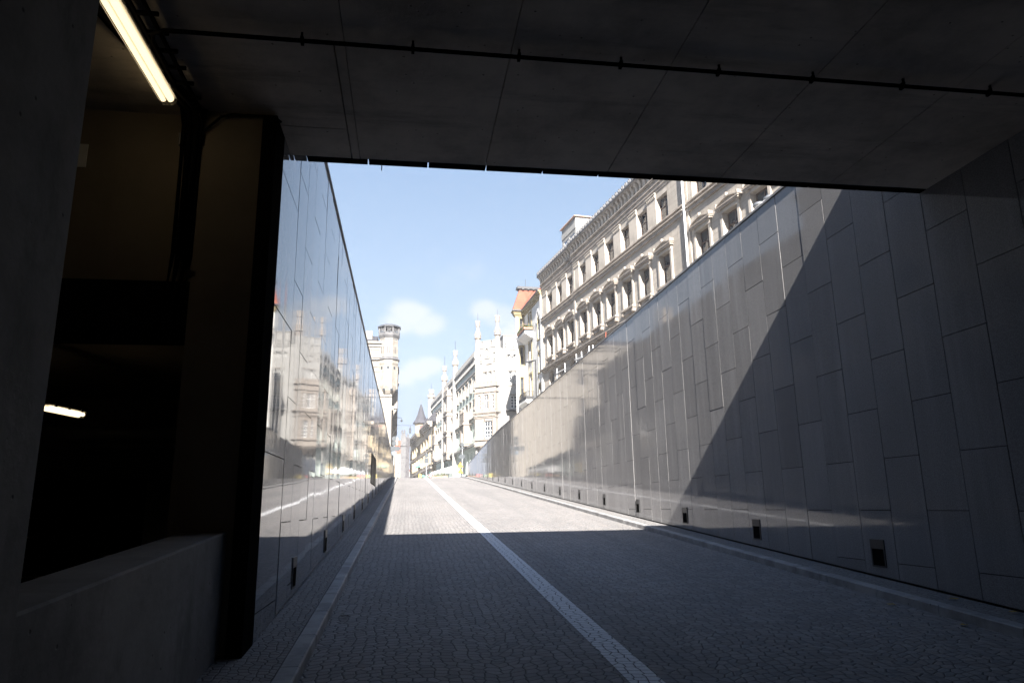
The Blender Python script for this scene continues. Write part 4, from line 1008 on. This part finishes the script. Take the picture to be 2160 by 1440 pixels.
def house(name, label, P, d, L, z1, roofm, wallm, rows, step=3., ridge=4., hw=.55, deep=10):
    root = thing(name, label, 'building', (P[0], P[1], 5)); F = Facade(root, P, d)
    hs = [(c - hw, c + hw, z, z + 1.8) for z in rows for c in [1.6 + step * k for k in range(int((L - 1.2) / step))]]
    mb = MB(); wall_holes(mb, 0, L, 4.6, z1, hs, .25); mb.box(0, L, -deep, -.3, 4.6, z1); mb.quad((0, 0, 4.6), (0, -.3, 4.6), (0, -.3, z1), (0, 0, z1)); F.put(mb, 'wall', wallm)
    p = Proto(F, window(F, 2 * hw, 1.8, m_whitef, m_glass, .22, 2, (.6,)))
    for h in hs: p.at((h[0] + h[1]) / 2, 0, h[2])
    mb = MB(); mb.prism([(.5, z1), (-deep / 2, z1 + ridge), (-deep - .5, z1)], 'x', -.3, L + .3); F.put(mb, 'roof', roofm)
    mb = MB(); mb.box(0, L, 0, .35, z1 - .3, z1 - .01); F.put(mb, 'cornice', wallm)
    mb = MB(); mb.box(L * .3, L * .3 + .9, -deep * .4, -deep * .4 + .9, z1 + ridge * .5, z1 + ridge + 1); F.put(mb, 'chimney', m_trim)
    return root
house('town_house', 'small house with an orange tiled roof far beyond the road signs', (-1.9, 258), (-1., .05), 7, 20.5, m_tile, m_buff, (16.5, 13., 9.5), 2.4, 5.)
house('town_house', 'low white house at the far left end of the street', (-1.0, 215), (-.02, 1), 40, 12.2, m_tile, m_cream, (9.6, 6.6), 3.2, 1.2)
# dark buildings above the left wall: outside the frame, mirrored in the right-hand granite
house('town_house', 'grey shaded building row set back above the polished wall', (-13., 40), (0, -1), 58, 21, m_slate, m_dkr, (16.5, 12.5, 8.), 3.6, 4., .7, 12)
house('town_house', 'pale shaded building set back above the far end of the polished wall', (-12., 88), (0, -1), 46, 18, m_slate, m_dkr, (14., 9.5), 3.4, 4., .7, 12)

# ------------------------------------------------------------------ street furniture
def lathe_disc(mb, c, r, th, n=20):
    v = []
    for y in (-th / 2, th / 2): v += [(c[0] + r * math.cos(2 * PI * k / n), c[1] + y, c[2] + r * math.sin(2 * PI * k / n)) for k in range(n)]
    mb.add(v, [tuple(range(n)), tuple(range(n, 2 * n))] + [(k, (k + 1) % n, n + (k + 1) % n, n + k) for k in range(n)])
m_sback = plain('sign back grey', (.038, .047, .056), .6)
m_pole = plain('galvanised pole', (.62, .64, .67), .4, .4)
m_sy = plain('warning yellow', (.42, .30, .01), .5, var=.05); m_sr = plain('sign red', (.35, .05, .03), .5, var=.05); m_blk = plain('sign black', (.02, .02, .02), .5)
def tri(c, s, y, mb, th=.01):
    h = s * .866; mb.prism([(c[0] - s / 2, c[1]), (c[0] + s / 2, c[1]), (c[0], c[1] + h)], 'y', y - th, y)
t = thing('road_sign', 'post with grey backs of a round, a square and a wide arrow sign', 'road sign', (-1.79, 90, 5.05), 0, 'sign posts seen from behind')
mb = MB(); mb.tube([(0, 0, 0), (0, 0, 5.25)], .045, 8); mb.build('pole', m_pole, t)
mb = MB(); lathe_disc(mb, (0, -.06, 4.95), .29, .02); mb.build('round_sign', m_sback, t)
mb = MB(); mb.box(-.24, .24, -.07, -.05, 4.12, 4.64); mb.build('square_sign', m_sback, t)
mb = MB(); mb.prism([(-.86, 3.45), (.62, 3.45), (.80, 3.72), (.62, 4.0), (-.86, 4.0)], 'y', -.08, -.055); mb.build('arrow_sign', m_sback, t)
mb = MB(); mb.box(-.34, .28, -.07, -.05, 2.95, 3.4); mb.build('plate', plain('pale blue plate', (.12, .16, .21), .5), t)
t = thing('road_sign', 'post with grey sign backs, a round and an arrow, beside yellow warnings', 'road sign', (6.69, 90.3, 5.05), 0, 'sign posts seen from behind')
mb = MB(); mb.tube([(0, 0, 0), (0, 0, 4.5)], .045, 8); mb.build('pole', m_pole, t)
mb = MB(); lathe_disc(mb, (0, -.06, 4.22), .23, .02); mb.build('round_sign', m_sback, t)
mb = MB(); mb.box(-.22, .22, -.07, -.05, 3.75, 3.9); mb.build('plate', m_sback, t)
mb = MB(); mb.prism([(-.44, 2.72), (-.3, 2.5), (.3, 2.5), (.3, 2.98), (-.3, 2.98)], 'y', -.08, -.055); mb.build('arrow_sign', m_sback, t)
t = thing('road_sign', 'post with the grey backs of a round and a blue board sign, mid street', 'road sign', (2.23, 90.5, 5.05), 0, 'sign posts seen from behind')
mb = MB(); mb.tube([(0, 0, 0), (0, 0, 3.2)], .045, 8); mb.build('pole', m_pole, t)
mb = MB(); lathe_disc(mb, (0, -.06, 2.9), .25, .02); mb.build('round_sign', m_sback, t)
mb = MB(); mb.prism([(-.28, 2.0), (.27, 1.98), (.27, 2.55), (-.15, 2.6), (-.28, 2.4)], 'y', -.08, -.055); mb.build('board_sign', m_sback, t)
t = thing('warning_sign', 'post with two yellow triangular temporary warning signs at the top of the ramp', 'road sign', (6.35, 89, 5.05))
mb = MB(); mb.tube([(0, .03, 0), (0, .03, 2.0)], .03, 6); mb.build('pole', m_pole, t)
for z in (1.34, .62):
    mb = MB(); tri((0, z), .78, 0, mb); o = mb.build('sign_plate', m_sr, t)
    mb = MB(); tri((0, z + .03), .70, -.012, mb); mb.build('sign_face', m_sy, o)
    mb = MB(); mb.prism([(-.05, z + .12), (.05, z + .12), (.045, z + .3), (.09, z + .3), (0, z + .44), (-.09, z + .3), (-.045, z + .3)], 'y', -.035, -.024); mb.build('symbol', m_blk, o)
t = thing('traffic_disc', 'red round temporary sign on a short foot at the crest of the road', 'road sign', (2.78, 92, 5.1))
mb = MB(); lathe_disc(mb, (0, 0, .42), .2, .02); mb.box(-.03, .03, .01, .04, 0, .6); mb.build('disc', plain('pale red', (.75, .16, .16), .5), t)
mb = MB(); mb.lathe([(.05, .6), (.1, .66), (.06, .78)], 0, .02, 8); mb.build('lamp', plain('blue lamp', (.3, .35, .5), .4), t)
t = thing('bollard', 'small yellow marker post at the crest of the road', 'bollard', (1.45, 91, 5.05))
mb = MB(); mb.lathe([(.2, 0), (.17, .05), (.16, .6), (.1, .68)], 0, 0, 8); mb.build('post', plain('yellow post', (.8, .62, .12), .5), t)
# bicycle-like clutter: a parked scooter
t = thing('scooter', 'dark parked scooter beyond the crest of the road', 'scooter', (2.2, 93, 5.1))
mb = MB(); mb.prism([(-.7, .3), (-.5, .55), (-.2, .6), (.0, .35), (.25, .35), (.45, .75), (.5, 1.0), (.55, 1.0), (.65, .3)], 'y', -.15, .15); mb.build('body', plain('scooter green', (.08, .2, .15), .4), t)
for x in (-.5, .6):
    mb = MB(); lathe_disc(mb, (x, 0, .22), .22, .1, 14); mb.build('wheel', m_blk, t)
mb = MB(); mb.tube([(.5, -.3, 1.02), (.5, .3, 1.02)], .02, 5); mb.build('handlebar', m_blk, t)
# white cafe tent with tubs under it
t = thing('cafe_tent', 'long white cafe canopy along the foot of the gothic building', 'canopy', (6, 112, 5.1))
mb = MB(Matrix.Translation((-6, -112, -5.1)))
a, b = Vector((5.35, 104, 0)), Vector((3.0, 122, 0)); c, d = Vector((7.4, 104.2, 0)), Vector((5.0, 122.2, 0))
Z = lambda v, z: (v.x, v.y, z)
m1, m2 = (a + c) / 2, (b + d) / 2
mb.quad(Z(a, 6.85), Z(b, 6.85), Z(m2, 7.45), Z(m1, 7.45)); mb.quad(Z(c, 6.85), Z(d, 6.85), Z(m2, 7.45), Z(m1, 7.45)); mb.quad(Z(a, 6.85), Z(c, 6.85), Z(m1, 7.45)); mb.quad(Z(b, 6.85), Z(d, 6.85), Z(m2, 7.45))
mb.quad(Z(a, 6.85), Z(c, 6.85), Z(c, 6.6), Z(a, 6.3)); mb.quad(Z(a, 6.85), Z(b, 6.85), Z(b, 6.6), Z(a, 6.3)); mb.build('canvas', m_white, t)
for p in (a, b, c, d, (a + b) / 2, (c + d) / 2):
    mb = MB(Matrix.Translation((-6, -112, -5.1))); mb.tube([(p.x, p.y, 5.0), (p.x, p.y, 6.8)], .04, 6); mb.build('pole', m_pole, t)
for k, (x, y, w) in enumerate(((4.2, 96, .5), (4.75, 95, .35), (3.4, 97, .7))):
    lab = ('square brown wooden planter under the white canopy, middle of three', 'small brown wooden planter nearest the barrier', 'long brown wooden planter at the left end of the canopy')[k]
    t = thing('planter', lab, 'planter', (x, y, 5.09), 0, 'wooden planters by the cafe')
    mb = MB(); mb.box(-w, w, -.3, .3, 0, .55); mb.build('tub', plain('brown wood', (.42, .28, .16), .8), t); mb = MB(); mb.box(-w - .03, w + .03, -.33, .33, .55, .6); mb.build('rim', m_wood, t)
    leafy([(-w + 2 * w * i / 6, 0, .72) for i in range(7)], 90, .07, .1).build('leaves', m_leaf, t)
t = thing('barrier', 'grey steel crowd barrier at the crest beside the yellow warnings', 'barrier', (5.2, 91, 5.05))
mb = MB(); mb.tube([(-.75, 0, 0), (-.75, 0, .72), (.75, 0, .72), (.75, 0, 0)], .025, 6); mb.tube([(-.75, 0, .2), (.75, 0, .2)], .02, 6); mb.build('frame', m_lgrey, t)
for k in range(9):
    mb = MB(); mb.tube([(-.6 + .15 * k, 0, .2), (-.6 + .15 * k, 0, .72)], .012, 4); mb.build('bar', m_lgrey, t)
# street lamps behind the right wall
t = thing('street_lamp', 'tall grey street lamp with a flat diamond head before the ivory house', 'street lamp', (11.75, 65, 5.2))
mb = MB(); mb.tube([(0, 0, 0), (0, 0, 4.), (0, 0, 9.75), (-.05, 0, 9.85)], .065, 8); mb.build('pole', m_dgrey, t)
mb = MB(); mb.add([(-1.0, 0, 9.66), (-.55, -.3, 9.72), (.1, -.08, 9.9), (.1, .08, 9.9), (-.55, .3, 9.72), (-.55, 0, 9.55), (-.5, 0, 9.86)], [(0, 1, 6), (1, 2, 6), (2, 3, 6), (3, 4, 6), (4, 0, 6), (0, 5, 1), (1, 5, 2), (2, 5, 3), (3, 5, 4), (4, 5, 0)]); mb.build('head', m_lgrey, t)
t = thing('street_lamp', 'street lamp with two pale round heads just above the right wall', 'street lamp', (15.3, 27.1, 5.5))
mb = MB(); mb.tube([(0.05, .1, 0), (0.05, .1, 8.95), (-.0, 0, 9.0)], .07, 8); mb.tube([(-.28, 0, 8.83), (.25, 0, 9.17)], .05, 6); mb.build('pole', m_lgrey, t)
for (x, z) in ((-.28, 8.8), (.25, 9.15)):
    mb = MB(); mb.lathe([(.26, z - .09), (.29, z - .04), (.28, z + .02), (.18, z + .1), (.06, z + .14)], x, 0, 16); o = mb.build('head', m_lgrey, t, smooth=True)
    mb = MB(); mb.lathe([(.05, z - .13), (.18, z - .12), (.25, z - .095)], x, 0, 16); mb.build('diffuser', m_white, o, smooth=True)
# white rail frames on the street edge
for k, (y0, y1, ht) in enumerate(((33.9, 32.1, 2.6), (29.75, 28.8, 2.45), (27.5, 26.9, 2.3))):
    lab = ('farthest white rail frame above the right wall, before the arched window', 'middle white rail frame above the right wall', 'nearest white rail frame above the right wall, barely showing')[k]
    t = thing('rail_frame', lab, 'rail', (7.2, y0, 5.5), 0, 'white rail frames along the street edge')
    mb = MB(); mb.tube([(0, 0, 0), (0, 0, ht + .12)], .02, 6); mb.tube([(0, y1 - y0, 0), (0, y1 - y0, ht + .02)], .02, 6); mb.build('post', m_white, t)
    mb = MB(); mb.tube([(0, .25, ht - .1), (0, y1 - y0 - .1, ht - .25)], .022, 6); mb.build('rail', m_white, t)
PY, PZ = 26.45, 2.72
t = thing('leaning_pole', 'thin red-brown pole leaning above the right wall', 'pole', (7.6, PY, 5.5), 0)
mb = MB(); mb.tube([(0, .22, 0), (0, .1, PZ - .55), (0, -.12, PZ)], .02, 6); mb.build('pole', plain('red brown paint', (.4, .12, .08), .6), t)
for k, (p, q, lab) in enumerate((((-2.2, 97, 12.5), (9.7, 103.5, 14.2), 'thin overhead wire from the tower house to the gothic oriel'), ((-1.9, 118, 11.5), (7.6, 127, 13.0), 'thin overhead wire crossing the street beyond the first one'), ((-1.6, 140, 11.0), (4.9, 147, 12.0), 'farthest thin overhead wire, near the buff house'))):
    p, q = Vector(p), Vector(q); mb = MB(); mb.tube([tuple((q - p) * (i / 10) - Vector((0, 0, 1.6 * (i / 10) * (1 - i / 10)))) for i in range(11)], .018, 4)
    o = mb.build('overhead_wire', m_iron, None, tuple(p)); tag(o, lab, 'wire', 'overhead wires across the street')
# fallen leaves by the right kerb
rl = random.Random(11)
for k, (x, y, lab) in enumerate(((5.3, 7.6, 'yellow fallen leaf on the setts against the right kerb'), (5.33, 6.6, 'dry brown leaf lying in the gutter by the right kerb'), (5.82, 7.3, 'small yellow leaf on the right pavement'), (5.9, 6.6, 'yellow leaf on the right pavement close under the wall'), (-.62, 8.0, 'dark dead leaf in the gutter by the left kerb'))):
    z = road(y) + (.105 if x > 5.6 else .008)
    mb = MB(); v = [(-.05, 0, .0), (-.02, .03, .012), (.03, .025, .006), (.055, 0, .014), (.03, -.03, .004), (-.02, -.03, .014)]
    mb.add(v, [(0, 1, 3), (1, 2, 3), (0, 3, 5), (3, 4, 5)]); o = mb.build('fallen_leaf', plain('dry leaf', (.40, .27, .05) if k != 4 else (.06, .04, .03), .7), None, (x, y, z), rl.uniform(0, 6)); tag(o, lab, 'leaf', 'leaves fallen along the kerbs')

# ------------------------------------------------------------------ the summer haze of the street
M = bpy.data.materials.new('haze'); M.use_nodes = True; t = M.node_tree; t.nodes.clear()
pv = N(t, 'ShaderNodeVolumePrincipled'); pv.inputs['Color'].default_value = (.93, .95, 1., 1); pv.inputs['Density'].default_value = .00065; pv.inputs['Anisotropy'].default_value = .0
out = N(t, 'ShaderNodeOutputMaterial'); t.links.new(pv.outputs[0], out.inputs['Volume'])
mb = MB(); mb.box(-251, 251, -151, 501, -6, 40); tag(mb.build('haze', M), kind='stuff')
